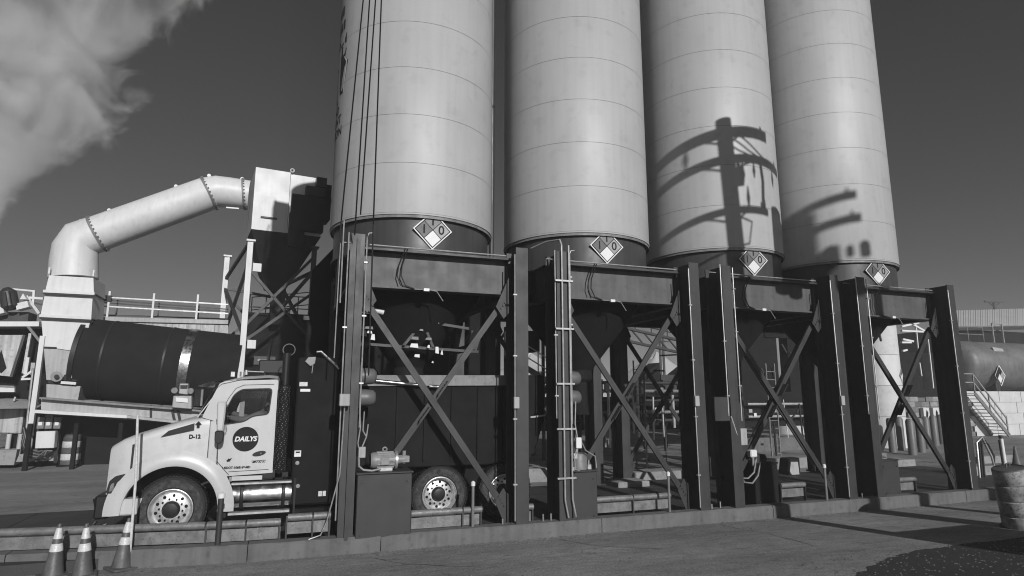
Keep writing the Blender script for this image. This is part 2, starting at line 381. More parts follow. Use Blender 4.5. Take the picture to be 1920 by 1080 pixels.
for txt, az, z, s in (('A', 188, 8.26, .2), ('ND', 192, 8.06, .24), ('MENT', 197, 7.82, .26), ('RATION', 199, 7.56, .26)): wraptext(txt, s, az, z)
for az, z, ws_ in ((193, 10.25, (.12, .1, .14, .1)), (196, 9.9, (.1, .14, .12, .1)), (200, 9.55, (.5, .3))):     # worn lines of writing, no longer legible
    b_ = MB(); fn = wrap(az, z); x = 0
    for w in ws_: b_.add([fn(q, r_, 0) for q, r_ in ((x, -.11), (x, .11), (x - w / 2, .12), (x - w, .11), (x - w, -.11), (x - w / 2, -.1))], [tuple(range(6))]); x -= w + .05
    b_.build('worn_lettering', 'print', silo0, angle=180, kind='stuff')
em = MB()
for pts in ([(0, 0), (-.18, .0), (-.5, .9), (-.2, 1.15), (-.2, 1.4), (.08, 1.2), (.02, .98), (.16, .82)], [(-.6, 0), (-.95, .0), (-.95, 1.3), (-.7, 1.0)]):
    fn = wrap(198, 8.36); em.add([fn(x * 1.0, y * .78, 0) for x, y in pts], [tuple(range(len(pts)))])
em.build('emblem', 'print', silo0, angle=180)
ed = MB(); fn = wrap(198, 8.36); pts = [(.01, .0), (.03, .0), (.13, .66), (.0, .78), (-.03, .8), (.09, .64)]; ed.add([Vector(fn(x, y, 0)) + Vector((-.006, -.002, 0)) for x, y in pts], [tuple(range(6))]); ed.build('emblem_edge', 'pwhite', silo0, angle=180)

# unseen filter unit and railings by the first silo, sized to shade the dust collector
t = thing('shadow_filter', 'unseen box filter with railed platform, added at the upper left of the first silo for its shadow', 'filter', (.45, 11.9, 12.0))
MB().box(.0, .62, 11.5, 12.3, 12.1, 15.2).build('housing', 'mid', t, bevel=.02)  # body of the unseen filter, added for its shadow
MB().box(-.15, .8, 11.3, 12.6, 12.85, 12.95).build('platform', 'steel', t)  # platform of the unseen filter, added for its shadow
h = MB()
for x in (-.15, .3): h.cyl((x, 11.3, 12.95), (x, 11.3, 14.05), .022, n=6)
for z in (13.5, 14.05): h.cyl((-.15, 11.3, z), (.8, 11.3, z), .022, n=6); h.cyl((-.15, 11.3, z), (-.15, 12.6, z), .022, n=6)
h.build('railing', 'galv', t)

# ------------------------------------------------------------------ support frames under the silos
CX0 = 2.455; HX = 1.475; YF, YR = 10.3, 15.15          # front face of the front columns, back face of the rear ones
def column(mb, x, y0, y1, w=.235, z0=.15, z1=5.09):
    mb.box(x - w / 2, x + w / 2, y0, y0 + .03, z0, z1); mb.box(x - w / 2, x + w / 2, y1 - .03, y1, z0, z1)
    mb.box(x - .012, x + .012, y0 + .028, y1 - .028, z0, z1)
    mb.box(x - w / 2 - .04, x + w / 2 + .04, y0 - .03, y1 + .03, z0 - .01, z0 + .035)
    return mb
def brace(p, q, t, y):
    m = MB()
    for dz in (-.028, .028):
        d = (Vector((q[0], y, q[1])) - Vector((p[0], y, p[1]))).normalized(); nn = Vector((-d.z, 0, d.x)) * dz
        m.bar(Vector((p[0], y, p[1])) + nn, Vector((q[0], y, q[1])) + nn, .05, .045, up=(0, 1, 0))
    m.bar((p[0], y + .03, p[1]), (q[0], y + .03, q[1]), .012, .11, up=(0, -1, 0))
    return m.build('brace', 'steel', t)
def bolts(mb, pts, y, r=.016):
    for x, z in pts: mb.cyl((x, y, z), (x, y - .022, z), r, n=6)
    return mb
def make_frame():
    t = thing('support_frame', FL[0], 'frame', (CX0, 12.6, 0), 'steel frames under the four silos')
    for s in (-1, 1):
        column(MB(), CX0 + s * HX, YF, YF + .55).build('column', 'steel', t)
        column(MB(), CX0 + s * HX, YR - .55, YR).build('column', 'steel', t)
    for y0, m_ in ((10.74, 'girder'), (14.55, 'steel')):
        g = MB(); x0, x1 = CX0 - HX + .1, CX0 + HX - .1
        g.box(x0, x1, y0 + .1, y0 + .12, 4.3, 4.92); g.box(x0, x1, y0, y0 + .24, 4.27, 4.3)
        o = g.build('girder', m_, t)
        MB().box(x0 - .02, x1 + .02, y0 - .1, y0 + .28, 4.92, 4.96).build('top_flange', 'steel', o)
        st = MB()
        for x in (x0 + .02, x1 - .02): st.box(x - .012, x + .012, y0 + .01, y0 + .1, 4.3, 4.92)
        st.build('stiffener', 'steel', o)
    for s in (-1, 1):
        g = MB(); x = CX0 + s * (HX - .0); g.box(x - .012, x + .012, YF + .55, YR - .55, 4.3, 4.92); g.box(x - .1, x + .1, YF + .55, YR - .55, 4.27, 4.3); g.box(x - .1, x + .1, YF + .55, YR - .55, 4.92, 4.95)
        g.build('girder', 'steel', t)
    for y in (10.66, 14.86):
        brace((CX0 - 1.3, 4.05), (CX0 + 1.2, .55), t, y); brace((CX0 + 1.2, 4.05), (CX0 - 1.3, .55), t, y + .075)
        # bolted splice plates on one diagonal, either side of the crossing
        L_ = Vector((2.5, 3.5)).normalized(); c = Vector((CX0 - .05, 2.3))
        for a in (-.42, .13):
            p = c + L_ * a; q = c + L_ * (a + .3); m = MB(); m.bar((p.x, y - .012, p.y), (q.x, y - .012, q.y), .012, .15, up=(0, -1, 0))
            bolts(m, [tuple(c + L_ * (a + .05 + .065 * k)) for k in range(4)], y - .016); m.build('splice_plate', 'steel', t)
        for sx, sz in ((1, 1), (-1, 1), (1, -1), (-1, -1)):
            x = CX0 + sx * (HX - .13); z = 4.1 if sz > 0 else .5; m = MB()
            m.prism([(x, z + sz * .5), (x, z - sz * .18), (x - sx * .11, z - sz * .3), (x - sx * .26, z - sz * .08)], y - .03, y - .015)
            bolts(m, [(x - sx * (.09 + .035 * k), z - sz * (.0 + .055 * k)) for k in range(4)], y - .03); m.build('gusset_plate', 'steel', t)
    return t
FL = ['leftmost dark steel frame straddling the truck, tall cabinet at its foot', 'second dark steel frame from the left, twin conduits clamped to its left column',
      'third dark steel frame, square box hung beside its left column', 'rightmost dark steel frame in front of the white storage silo']
frame0 = make_frame(); frames = [frame0] + [copy_thing(frame0, (P * i, 0, 0), FL[i]) for i in (1, 2, 3)]
def conduit(t, pts, r=.014, m='galv', clamps=()):
    mb = MB(); mb.tube(pts, r, 8)
    for z in clamps: mb.box(pts[0][0] - .035, pts[0][0] + .035, pts[0][1] - .02, pts[0][1] + .03, z - .012, z + .012)
    return mb.build('conduit', m, t)
def up(x, y, z0, z1, bend=None):
    p = [(x, y, z0), (x, y, (z0 + z1) / 2), (x, y, z1)]
    if bend: p += [(x + bend * .3, y, z1 + .06), (x + bend, y, z1 + .07)]
    return p
for i in range(4):
    x = CX0 + P * i; f = frames[i]
    conduit(f, up(x + HX - .15, 10.27, .3, 4.95), .012, clamps=(.9, 2.0, 3.1, 4.2))
    conduit(f, up(x - HX + .15, 10.285, 1.9, 5.05, .1 if i < 2 else None), .013, clamps=(2.6, 3.7, 4.6))
    conduit(f, up(x - HX - .15, 10.3, .5 if i == 0 else 2.0, 5.1), .012, clamps=(2.4, 3.5))
    conduit(f, [(x - HX - .2, 10.6, 4.99), (x, 10.62, 4.99), (x + HX - .2, 10.62, 4.99)], .014)
    # slack cables dropping over the girder to a junction box
    dx = -.62 + .14 * (i == 3)
    for e in (0, .045): conduit(f, [(x + dx + e, 10.62, 4.98), (x + dx - .02 + e, 10.66, 4.9), (x + dx - .09 + e * 1.3, 10.72, 4.68), (x + dx - .11 + e * 1.6, 10.73, 4.5), (x + dx - .05 + e * 2, 10.72, 4.33), (x + dx + .2, 10.72, 4.28)], .011, 'black')
    MB().box(x + dx + .36, x + dx + .46, 10.66, 10.72, 4.24, 4.29).build('junction_box', 'pwhite', f)
    conduit(f, [(x + dx + .46, 10.69, 4.27), (x + dx + .6, 10.69, 4.25), (x + dx + .72, 10.69, 4.08)], .009)
    conduit(f, [(x + dx + .2, 10.69, 4.265), (x + dx + .36, 10.69, 4.27)], .008)
# extra items of single frames
f = frames[0]
MB().box(.86 - .07, .86 + .09, 10.1, 10.26, 2.24, 2.43).build('switch_box', 'pale', f, bevel=.01, label='small pale box on the left column')
conduit(f, [(.88, 10.2, 2.24), (.86, 10.25, 1.2), (.7, 10.27, .5), (.62, 10.3, .3), (.45, 10.3, .25)], .011)
conduit(f, [(.74, 10.3, 5.3), (.74, 10.3, 3.9)], .012); conduit(f, [(.70, 10.3, 4.9), (.69, 10.3, 3.0)], .01)
MB().box(.965, 1.02, 10.24, 10.29, .2, 5.0).build('cable_tray', 'steel', f)
f = frames[1]
for dx in (-.03, .115): conduit(f, [(4.74 + dx, 10.25, 5.2), (4.74 + dx, 10.25, 3), (4.74 + dx, 10.25, .6), (4.8 + dx, 10.25, .3)], .018)
for z in (4.5, 3.6, 2.6, 1.8, .95): MB().box(4.57, 4.93, 10.235, 10.285, z, z + .03).build('conduit_clamp', 'galv', f)
conduit(f, [(4.35, 10.9, 5.25), (4.55, 10.6, 5.33), (4.68, 10.26, 5.3), (4.71, 10.25, 5.2)], .018)
for i, (px) in enumerate(((3.79, 2.28), (7.55, 2.3), (11.3, 2.3))):
    MB().box(px[0] - .05, px[0] + .05, 10.2, 10.27, px[1] - .1, px[1] + .1).build('switch_box', 'pale', frames[i], bevel=.008)
MB().box(8.02, 8.42, 10.3, 10.42, 1.9, 2.38).build('panel_box', 'steel', frames[2], bevel=.012, label='square dark box between the columns')
# strobe horns: pairs of domed lamps beside the left columns
for i in (0, 1):
    x = 1.18 + P * i
    t = thing('warning_horn', 'pair of grey domed horns on a bracket beside the column above the motor' if i == 0 else 'pair of grey domed horns beside the second frame, half hidden by conduits', 'horn', (x, 10.5, 2.5), 'domed horns on the columns')
    for z in (2.37, 2.72): MB().lathe([(.0, .26), (.08, .255), (.125, .21), (.135, .1), (.135, .0), (.0, 0)], (x - .04, 10.5, z), ax='x', n=24).build('dome', 'dome', t, angle=50)
    MB().box(x - .14, x - .05, 10.47, 10.53, 2.2, 2.9).build('bracket', 'galv', t)
    MB().box(x - .05, x - .02, 10.44, 10.46, 2.1, 2.95).build('conduit', 'galv', t)
# vertical pipe and slanted ladder between silos
t = thing('riser_pipe', 'slim vertical pipe between the first and second silos', 'pipe', (4.18, 12.35, 5)); MB().cyl((4.18, 12.9, 4.9), (4.18, 12.9, 17), .06, n=16).build('pipe', 'skirt', t)
MB().cyl((4.16, 12.9, 9.1), (4.16, 12.9, 9.16), .085, n=16).build('clamp', 'steel', t)
t = thing('access_ladder', 'steep dark ladder with thin rails behind the gap of first and second silo', 'ladder', (4.2, 14, 5))
m = MB()
for dx in (0, .5): m.bar((3.9 + dx * .25, 14.2 + dx, 5.0), (4.25 + dx * .25, 14.2 + dx, 7.6), .05, .05)
m.build('rail', 'steel', t)
for k in range(11): MB().bar((3.92 + .03 * k, 14.2, 5.1 + .23 * k), (4.05 + .03 * k, 14.7, 5.1 + .23 * k), .03, .03).build('rung', 'galv', t)
# hoist ropes
RP = [[(0.652, 7.6, 7.581), (0.677, 10.05, 5.233), (0.643, 10.1, 3.76)],
      [(0.744, 7.7, 7.669), (0.903, 10.08, 5.009)],
      [(0.801, 7.5, 7.55), (0.976, 10.02, 5.345)],
      [(0.865, 7.4, 7.499), (1.175, 9.9, 5.169), (1.22, 10.1, 2.719)]]
RL = ['leftmost dark rope slanting down before the first silo', 'second dark rope from the left, ending on top of the column', 'third dark rope, crossing the second and ending at the silo rim', 'rightmost dark rope hanging straight down past the girder']
for p, l in zip(RP, RL):
    a, b = Vector(p[0]), Vector(p[1]); top = a + (a - b) * 1.2
    o = MB().tube([top] + p, [.009] * 2 + [.0125] * (len(p) - 1), 8).build('hoist_rope', 'black'); tag(o, l, 'rope', 'ropes in front of the first silo')

# ------------------------------------------------------------------ pump cabinets with motors
def cabinet(x0, x1, y0, y1, z1, label, m='cab'):
    t = thing('pump_cabinet', label, 'cabinet', ((x0 + x1) / 2, y0, .15), 'cabinets at the feet of the frames')
    MB().box(x0, x1, y0, y1, .15, z1).build('casing', m, t, bevel=.012)
    MB().box(x0 - .02, x1 + .02, y0 - .02, y1 + .02, z1 + .002, z1 + .03).build('lid', m, t, bevel=.006)
    b = MB(); bolts(b, [(x0 + .08, z1 - .12), (x1 - .08, z1 - .12), (x1 - .08, .26), (x0 + .08, .26)], y0, .012); b.build('bolt', 'steel', t)
    return t
cabinet(1.13, 2.0, 10.26, 10.9, 1.17, 'wide dark cabinet at the truck\'s middle with a lying motor on top')
cabinet(4.95, 5.45, 10.45, 11.0, 1.03, 'narrow dark cabinet under a drum shaped motor')
cabinet(9.15, 9.75, 10.6, 11.1, 1.0, 'black cabinet among looping cables in the third frame', 'matte')
cabinet(12.55, 13.1, 10.5, 11.0, .96, 'dark cabinet in the rightmost frame, lit side to the right')
t = thing('electric_motor', 'ribbed grey motor lying on the wide cabinet beside the truck', 'motor', (1.6, 10.5, 1.2))
m = MB(); m.cyl((1.43, 10.5, 1.36), (1.74, 10.5, 1.36), .125, n=28)
for k in range(14):
    a = 2 * math.pi * k / 14; m.bar((1.45, 10.5 + .13 * math.cos(a), 1.36 + .13 * math.sin(a)), (1.72, 10.5 + .13 * math.cos(a), 1.36 + .13 * math.sin(a)), .012, .02)
m.build('body', 'cast', t)
MB().box(1.5, 1.64, 10.36, 10.4, 1.29, 1.42).build('terminal_box', 'cast', t, bevel=.01)
MB().lathe([(0, 0), (.11, .01), (.13, .05), (.13, .09)], (1.34, 10.5, 1.36), 'x', 24).build('fan_cover', 'cast', t)
MB().cyl((1.74, 10.5, 1.36), (1.78, 10.5, 1.36), .15, n=24).build('flange', 'galv', t)
m = MB(); m.cyl((1.78, 10.5, 1.36), (1.95, 10.5, 1.37), .075, .06, 18); m.cyl((1.9, 10.5, 1.3), (1.9, 10.5, 1.5), .03, n=10); m.box(1.86, 1.98, 10.44, 10.56, 1.32, 1.42); m.build('pump_end', 'cast', t)
MB().box(1.48, 1.7, 10.42, 10.6, 1.2, 1.25).build('foot', 'galv', t)
MB().lathe([(.03, -.01), (.045, 0), (.03, .01), (.02, 0), (.03, -.01)], (1.58, 10.5, 1.53), 'y', 16).build('lifting_eye', 'galv', t)
t = thing('drum_motor', 'short upright drum motor with small fittings on the narrow cabinet', 'motor', (5.2, 10.6, 1.06))
MB().lathe([(0, 0), (.17, 0), (.175, .03), (.17, .05), (.17, .26), (.15, .29), (0, .3)], (5.18, 10.68, 1.06), n=28).build('drum', 'mid', t, angle=40)
m = MB(); m.box(5.34, 5.42, 10.6, 10.68, 1.06, 1.14); m.box(4.98, 5.02, 10.5, 10.55, 1.04, 1.12); m.cyl((5.38, 10.64, 1.14), (5.38, 10.64, 1.22), .015, n=8); m.build('fitting_or_bright_bit', 'galv', t)
MB().box(4.93, 5.07, 10.45, 10.52, 1.27, 1.36).build('terminal_box', 'pwhite', t, bevel=.01)
t = thing('valve_cluster', 'pale valve head with looping hoses above the black cabinet', 'valve', (9.3, 10.7, 1.0))
MB().box(9.05, 9.22, 10.55, 10.68, 1.15, 1.3).build('valve_head', 'pwhite', t, bevel=.02)
m = MB(); m.cyl((9.13, 10.6, .98), (9.13, 10.6, 1.15), .03, n=10); m.cyl((9.28, 10.62, 1.0), (9.28, 10.62, 1.2), .04, n=10); m.build('stem', 'cast', t)
for pts in ([(9.2, 10.58, 1.12), (9.05, 10.5, .86), (8.85, 10.45, .76), (8.66, 10.4, .78), (8.62, 10.35, 1.0)], [(9.3, 10.58, 1.05), (9.15, 10.5, .8), (8.95, 10.45, .66), (8.7, 10.4, .7), (8.6, 10.35, .95), (8.58, 10.32, 1.5), (8.4, 10.3, 2.0)]): MB().tube(pts, .016, 8).build('hose', 'galv', t)
MB().box(8.63, 8.8, 10.33, 10.42, 1.42, 1.75).build('switch_box', 'pale', t, bevel=.01)
m = MB(); m.lathe([(0, 0), (.14, .02), (.17, .1), (.14, .18), (0, .2)], (9.45, 10.8, 1.0), n=16); m.build('pump_dome', 'matte', t)
t = thing('valve_cluster', 'tangle of fittings and small tank on the rightmost cabinet', 'valve', (12.8, 10.7, 1.0))
m = MB(); m.cyl((12.85, 10.75, .99), (12.85, 10.75, 1.12), .14, n=18); m.cyl((12.62, 10.7, .99), (12.62, 10.7, 1.2), .03, n=8); m.build('fitting_or_bright_bit', 'mid', t)
for k in range(4): MB().tube([(12.5 + .05 * k, 10.6, 1.3 + .05 * k), (12.6, 10.55, 1.12), (12.7 + .06 * k, 10.6, 1.02)], .012, 6).build('hose', 'galv', t)
# conduit down to the first motor
t = thing('cable_drop', 'bunch of pale cables and boxes beside the left column above the first motor', 'cables', (1.15, 10.3, 1.5))
for k, pts in enumerate(([(1.13, 10.3, 2.2), (1.15, 10.3, 1.9), (1.12, 10.3, 1.66), (1.15, 10.3, 1.5)], [(1.2, 10.3, 2.15), (1.19, 10.3, 1.85), (1.25, 10.3, 1.75), (1.2, 10.3, 1.62)], [(1.27, 10.3, 1.95), (1.25, 10.3, 1.75), (1.19, 10.3, 1.6)], [(1.14, 10.28, 1.45), (1.15, 10.28, 1.3), (1.22, 10.28, 1.24), (1.36, 10.3, 1.22), (1.5, 10.35, 1.24)])): MB().tube(pts, .011 if k < 3 else .018, 8).build('cable', 'galv', t)
MB().box(1.13, 1.24, 10.24, 10.3, 1.43, 1.6).build('junction_box', 'pale', t, bevel=.008)
t = thing('cable_drop', 'bunch of pale cables beside the clamped conduits of the second frame', 'cables', (4.95, 10.3, 1.5))
for pts in ([(4.97, 10.3, 2.3), (4.95, 10.3, 1.9), (5.0, 10.3, 1.6), (4.98, 10.3, 1.3)], [(5.0, 10.3, 1.55), (4.93, 10.3, 1.3), (4.94, 10.3, 1.1), (5.02, 10.3, 1.08)], [(5.06, 10.3, 1.6), (5.2, 10.4, 1.42), (5.42, 10.45, 1.3), (5.44, 10.45, 1.1)]): MB().tube(pts, .013, 8).build('cable', 'galv', t)
MB().box(4.94, 5.05, 10.24, 10.3, 1.47, 1.66).build('junction_box', 'pwhite', t, bevel=.008)

# ------------------------------------------------------------------ guard pipes on low plates between the columns, bollards, marker
def guard(x0, x1, y, label, z=.5, r=.055, cuts=(), ypath=None):
    t = thing('guard_rail', label, 'guard rail', (x0, y, .15), 'pipe guard rails along the scale')
    e = [x0] + list(cuts) + [x1]; Y = ypath or (lambda x: y)
    for a, b in zip(e, e[1:]):
        n = max(2, int((b - a) / 1.0) + 1); xs = [a + .012 + (b - a - .024) * k / (n - 1) for k in range(n)]
        MB().tube([(x, Y(x), z) for x in xs], r, 14).build('guard_pipe', 'rail', t, angle=50)
        m = MB()
        for p, q in zip(xs, xs[1:]): m.bar((p, Y(p) + .03, z - .16), (q, Y(q) + .03, z - .16), .025, .17)
        m.build('side_plate', 'rail', t)
    for x in e[:-1] + [x1 - .03]: MB().box(x - .012, x + .012, Y(x) - .04, Y(x) + .03, .16, z + .02).build('post', 'steel', t)
    return t
guard(-13, .05, 10.5, 'long guard pipe running from the cones to the truck tank', z=.5, cuts=(-6.9, -2.9, -1.0, -.45), ypath=lambda x: kerb_y(x) + .22)
guard(.12, .78, 10.45, 'short guard pipe piece left of the first column', z=.56, cuts=(.5,))
guard(2.02, 3.25, 10.45, 'guard pipe below the truck\'s rear wheel', z=.5, cuts=(2.9,))
guard(3.98, 4.25, 10.6, 'stub of guard pipe between first and second frame', z=.46)
guard(5.5, 7.2, 10.75, 'rusty guard pipe inside the second frame', z=.48, cuts=(6.35,))
guard(10.05, 10.75, 10.9, 'short rusty guard pipe crossed by a shadow in the third frame', z=.5)
guard(13.4, 14.2, 11.0, 'short guard pipe inside the rightmost frame', z=.45)
for x, r, m_, l in ((-.82, .042, 'steel', 'thick dark bollard with pale cap before the fuel tank'), (3.06, .025, 'mid', 'thin bollard with white cap before the rear wheel'), (6.92, .025, 'mid', 'thin bollard with white cap at the right of the second frame'), (10.78, .025, 'mid', 'thin bollard with white cap at the right of the third frame')):
    t = thing('bollard', l, 'bollard', (x, kerb_y(x) + .12, .245), 'white capped bollards on the kerb'); y = kerb_y(x) + .12
    MB().cyl((x, y, .24), (x, y, .93), r, n=16).build('post', m_, t); MB().lathe([(r + .012, -.03), (r + .012, .03), (r * .5, .05), (0, .05)], (x, y, .93), n=16).build('cap', 'pwhite', t)
t = thing('marker_pole', 'tall thin white pole leaning in front of the truck hood', 'pole', (-1.94, 10.5, .3)); MB().tube([(-1.95, 10.5, .15), (-1.97, 10.5, 1.2), (-2.03, 10.5, 2.12)], [.02, .018, .018], 10).build('shaft', 'tape', t)
for k in range(6):
    x = [3.6, 4.35, 7.9, 8.1, 11.8, 4.5][k]; o = MB().cyl((x, 10.4, .24), (x, 10.4, .33 + .03 * (k % 2)), .015, n=6).build('anchor_bolt', 'galv'); tag(o, 'small anchor stud on the kerb top ' + ['close left of the second frame', 'left of the clamped conduits', 'right of the second frame', 'left of the hanging square box', 'left of the rightmost frame', 'touching the clamped conduits'][k], 'stud', 'anchor studs on the kerb')

# gravel and crumbs along the kerb foot and over the black patch
gm = MB(); rg_ = random.Random(3)
for k in range(2250):
    if k < 1500: x = rg_.uniform(-4, 18); y = kerb_y(x) - abs(rg_.gauss(0, .22)) - .01
    elif k < 2100: x = rg_.uniform(6.5, 12); y = rg_.uniform(4.2, 7.0)
    else: x = rg_.uniform(-3, 14); y = rg_.uniform(6.5, 10.2)
    s = rg_.uniform(.004, .013) * (1.3 if k > 1500 else 1); z = road_z(y) + .003; a = rg_.uniform(0, 6.28)
    v = [(x + s * 1.3 * math.cos(a + t), y + s * math.sin(a + t), z) for t in (0, 1.7, 3.1, 4.6)] + [(x + s * .3, y, z + s * 1.2)]; gm.add(v, [(0, 1, 4), (1, 2, 4), (2, 3, 4), (3, 0, 4)])
tag(gm.build('gravel', 'rail', angle=180), 'loose crumbs of gravel along the kerb foot and road', 'gravel', kind='stuff')
# ------------------------------------------------------------------ traffic cones, drums
def cone(x, y, lean, label, rz):
    z = road_z(y); t = thing('traffic_cone', label, 'traffic cone', (x, y, z), 'traffic cones at the kerb')
    MB().prism(rounded([(x - .17, y - .17), (x + .17, y - .17), (x + .17, y + .17), (x - .17, y + .17)], .05), z + .002, z + .035, 'xy').build('base', 'cone', t, bevel=.006)
    r = lambda h: .125 - .104 * (h - .03) / .65
    MB().lathe([(.15, .034), (.128, .04), (r(.06), .06), (r(.66), .66), (r(.68), .68), (.012, .685)], (x, y, z), n=28).build('body', 'cone', t)
    for a, b in ((.33, .43), (.49, .63)): MB().lathe([(r(a) + .001, a), (r(a) + .004, a + .004), (r(b) + .004, b - .004), (r(b) + .001, b)], (x, y, z), n=28).build('reflective_band', 'tape', t)
    t.rotation_euler = (lean[0], lean[1], rz); return t
for px, lean, l, rz in (((-2.81, 10.368, -0.006), (0, .02), 'leftmost traffic cone at the kerb', .5), ((-2.443, 10.265, -0.001), (0, -.02), 'middle traffic cone of the three', .2), ((-2.044, 10.5, -0.014), (.02, .06), 'rightmost traffic cone, tilted slightly beside the white pole', .7)): cone(px[0], px[1], lean, l, rz)
def drum(x, y, z, r, h, label, bands, m='cone', lean=0, n=36):
    t = thing('traffic_drum', label, 'traffic drum', (x, y, z), 'plastic traffic drums')
    nb = len(bands); prof = []
    for k, mm in enumerate(bands):
        a, b = h * k / nb, h * (k + 1) / nb; r0 = r * (1 - .05 * k); s = .012
        MB().lathe([(r0 - .012, a), (r0, a + s), (r0 * .985, b - s), (r0 - .02, b - .001)], (x, y, z), n=n).build('band', mm, t, angle=50)
    rt = r * (1 - .05 * nb)
    MB().lathe([(rt + .01, h), (rt, h + .015), (rt * .5, h + .03), (0, h + .03)], (x, y, z), n=n).build('lid', m, t)
    MB().tube([(x - .05, y, z + h + .02), (x - .03, y, z + h + .09), (x + .03, y, z + h + .09), (x + .05, y, z + h + .02)], .012, 6).build('handle', 'cone', t)
    MB().lathe([(r * 1.15, 0), (r * 1.15, .04), (r * .98, .07)], (x, y, z), n=n).build('base', 'black', t)
    t.rotation_euler = (0, lean, 0); return t
drum(-6.95, 26.0, 0, .33, 1.05, 'striped traffic drum standing by the electric cabinet at the back left', ['cone', 'tape', 'cone', 'tape', 'cone'])
dx, dy, dz = (12.102, 7.452, 0.154)
drum(dx, dy, road_z(dy), .30, 1.02, 'large scuffed traffic drum cut by the right edge of the picture', ['scuffed', 'scuffed', 'scuffed', 'scuffed'], lean=-.2)

# ------------------------------------------------------------------ utility poles on the near side (out of the picture; they throw the pole shadows)
def upole(x, y, h, arms, label, lean=0.0, cans=(), r=.17, wires=True):
    g = road_z(y); t = thing('utility_pole', label, 'utility pole', (x, y, g), 'utility poles')
    X = lambda z: x + lean * z
    MB().tube([(X(0), y, g), (X(h / 2), y, h / 2), (X(h), y, h)], [r, r * .95, r * .85], 16).build('pole', 'wood', t)
    for z, a, b, s in arms:
        MB().box(X(z) + a, X(z) + b, y - s / 2 - .18, y + s / 2 - .18, z - s / 2, z + s / 2).build('crossarm', 'wood', t)
        for q in (a + .2, b - .2):
            MB().bar((X(z) + q * .5, y - .18, z), (X(z - .35), y - .1, z - .35), .04, .04).build('arm_brace', 'wood', t)
            MB().cyl((X(z) + q, y - .18, z), (X(z) + q, y - .18, z + .2), .04, .03, n=8).build('insulator', 'cast', t)
    for dx, z0, z1, rr in cans: MB().lathe([(0, z0), (rr, z0 + .04), (rr, z1 - .06), (rr * .5, z1), (0, z1)], (X(z0) + dx, y + .05, 0), n=20).build('transformer', 'mid', t)
    return t
pA = upole(9.98, 4.4, 11.3, [(11.05, -1.35, 1.15, .2), (10.4, -1.4, 1.65, .16), (9.18, -1.4, .95, .13)], 'wooden utility pole with three crossarms and transformer, to the right of the camera', lean=-.035, cans=((1.25, 7.3, 9.3, .25), (1.58, 7.2, 9.1, .2)), r=.19)
m = MB(); m.tube([(9.6, 4.25, 9.1), (10.1, 4.2, 8.9), (10.0, 4.2, 8.4), (9.3, 4.2, 8.25), (8.2, 4.2, 7.9)], .025, 6); m.tube([(9.4, 4.2, 10.5), (9.7, 4.2, 10.0), (9.75, 4.2, 9.6)], .04, 6)
m.tube([(10.45, 4.25, 10.4), (10.5, 4.25, 9.9), (10.45, 4.25, 9.2)], .05, 8); m.tube([(9.85, 4.25, 10.3), (9.88, 4.25, 9.75)], [.04, .09], 8); m.build('drop_cable', 'black', pA)
for k, (dx_, z0, z1, r_) in enumerate(((-.55, 10.95, 10.5, .04), (.45, 10.3, 9.75, .06), (.75, 10.3, 9.95, .045), (1.0, 9.1, 9.6, .05), (.55, 9.2, 9.75, .045), (1.4, 10.3, 9.9, .05))): MB().tube([(9.5 + dx_, 4.2, z0), (9.5 + dx_, 4.2, (z0 + z1) / 2), (9.5 + dx_, 4.2, z1)], [r_ * .4, r_, r_ * .3], 8).build('fuse', 'cast', pA)
for k in range(3): MB().tube([(9.45 + .25 * k, 4.2, 10.95), (9.9 + .25 * k, 4.15, 10.62), (10.3 + .2 * k, 4.15, 10.45)], .022, 6).build('jumper_wire', 'black', pA)
pB = upole(12.95, -2.4, 13.1, [(12.75, -.5, 1.25, .16), (12.15, -.5, 1.3, .16)], 'utility pole with transformer bank near the camera', lean=-.02, cans=((.1, 10.9, 12.5, .36), (.12, 9.9, 11.3, .5), (.62, 10.95, 11.5, .15), (.95, 11.1, 11.4, .08), (1.28, 11.05, 11.45, .13)))
t = thing('shadow_barrier', 'unseen barrier added right of the camera to throw the road shadow', 'barrier', (10.7, 5.2, road_z(5.2)))  # unseen block added to throw the dark shape on the road
MB().prism([(4.95, .2), (5.45, .2), (5.3, .55), (5.27, 1.27), (5.13, 1.27), (5.1, .55)], 9.75, 11.9, 'yz').build('body', 'block', t)
upole(14.1, 1.0, 9.0, [], 'bare service pole right of the camera', cans=()); upole(16.3, 1.5, 8.2, [], 'short bare pole further right of the camera', r=.15)

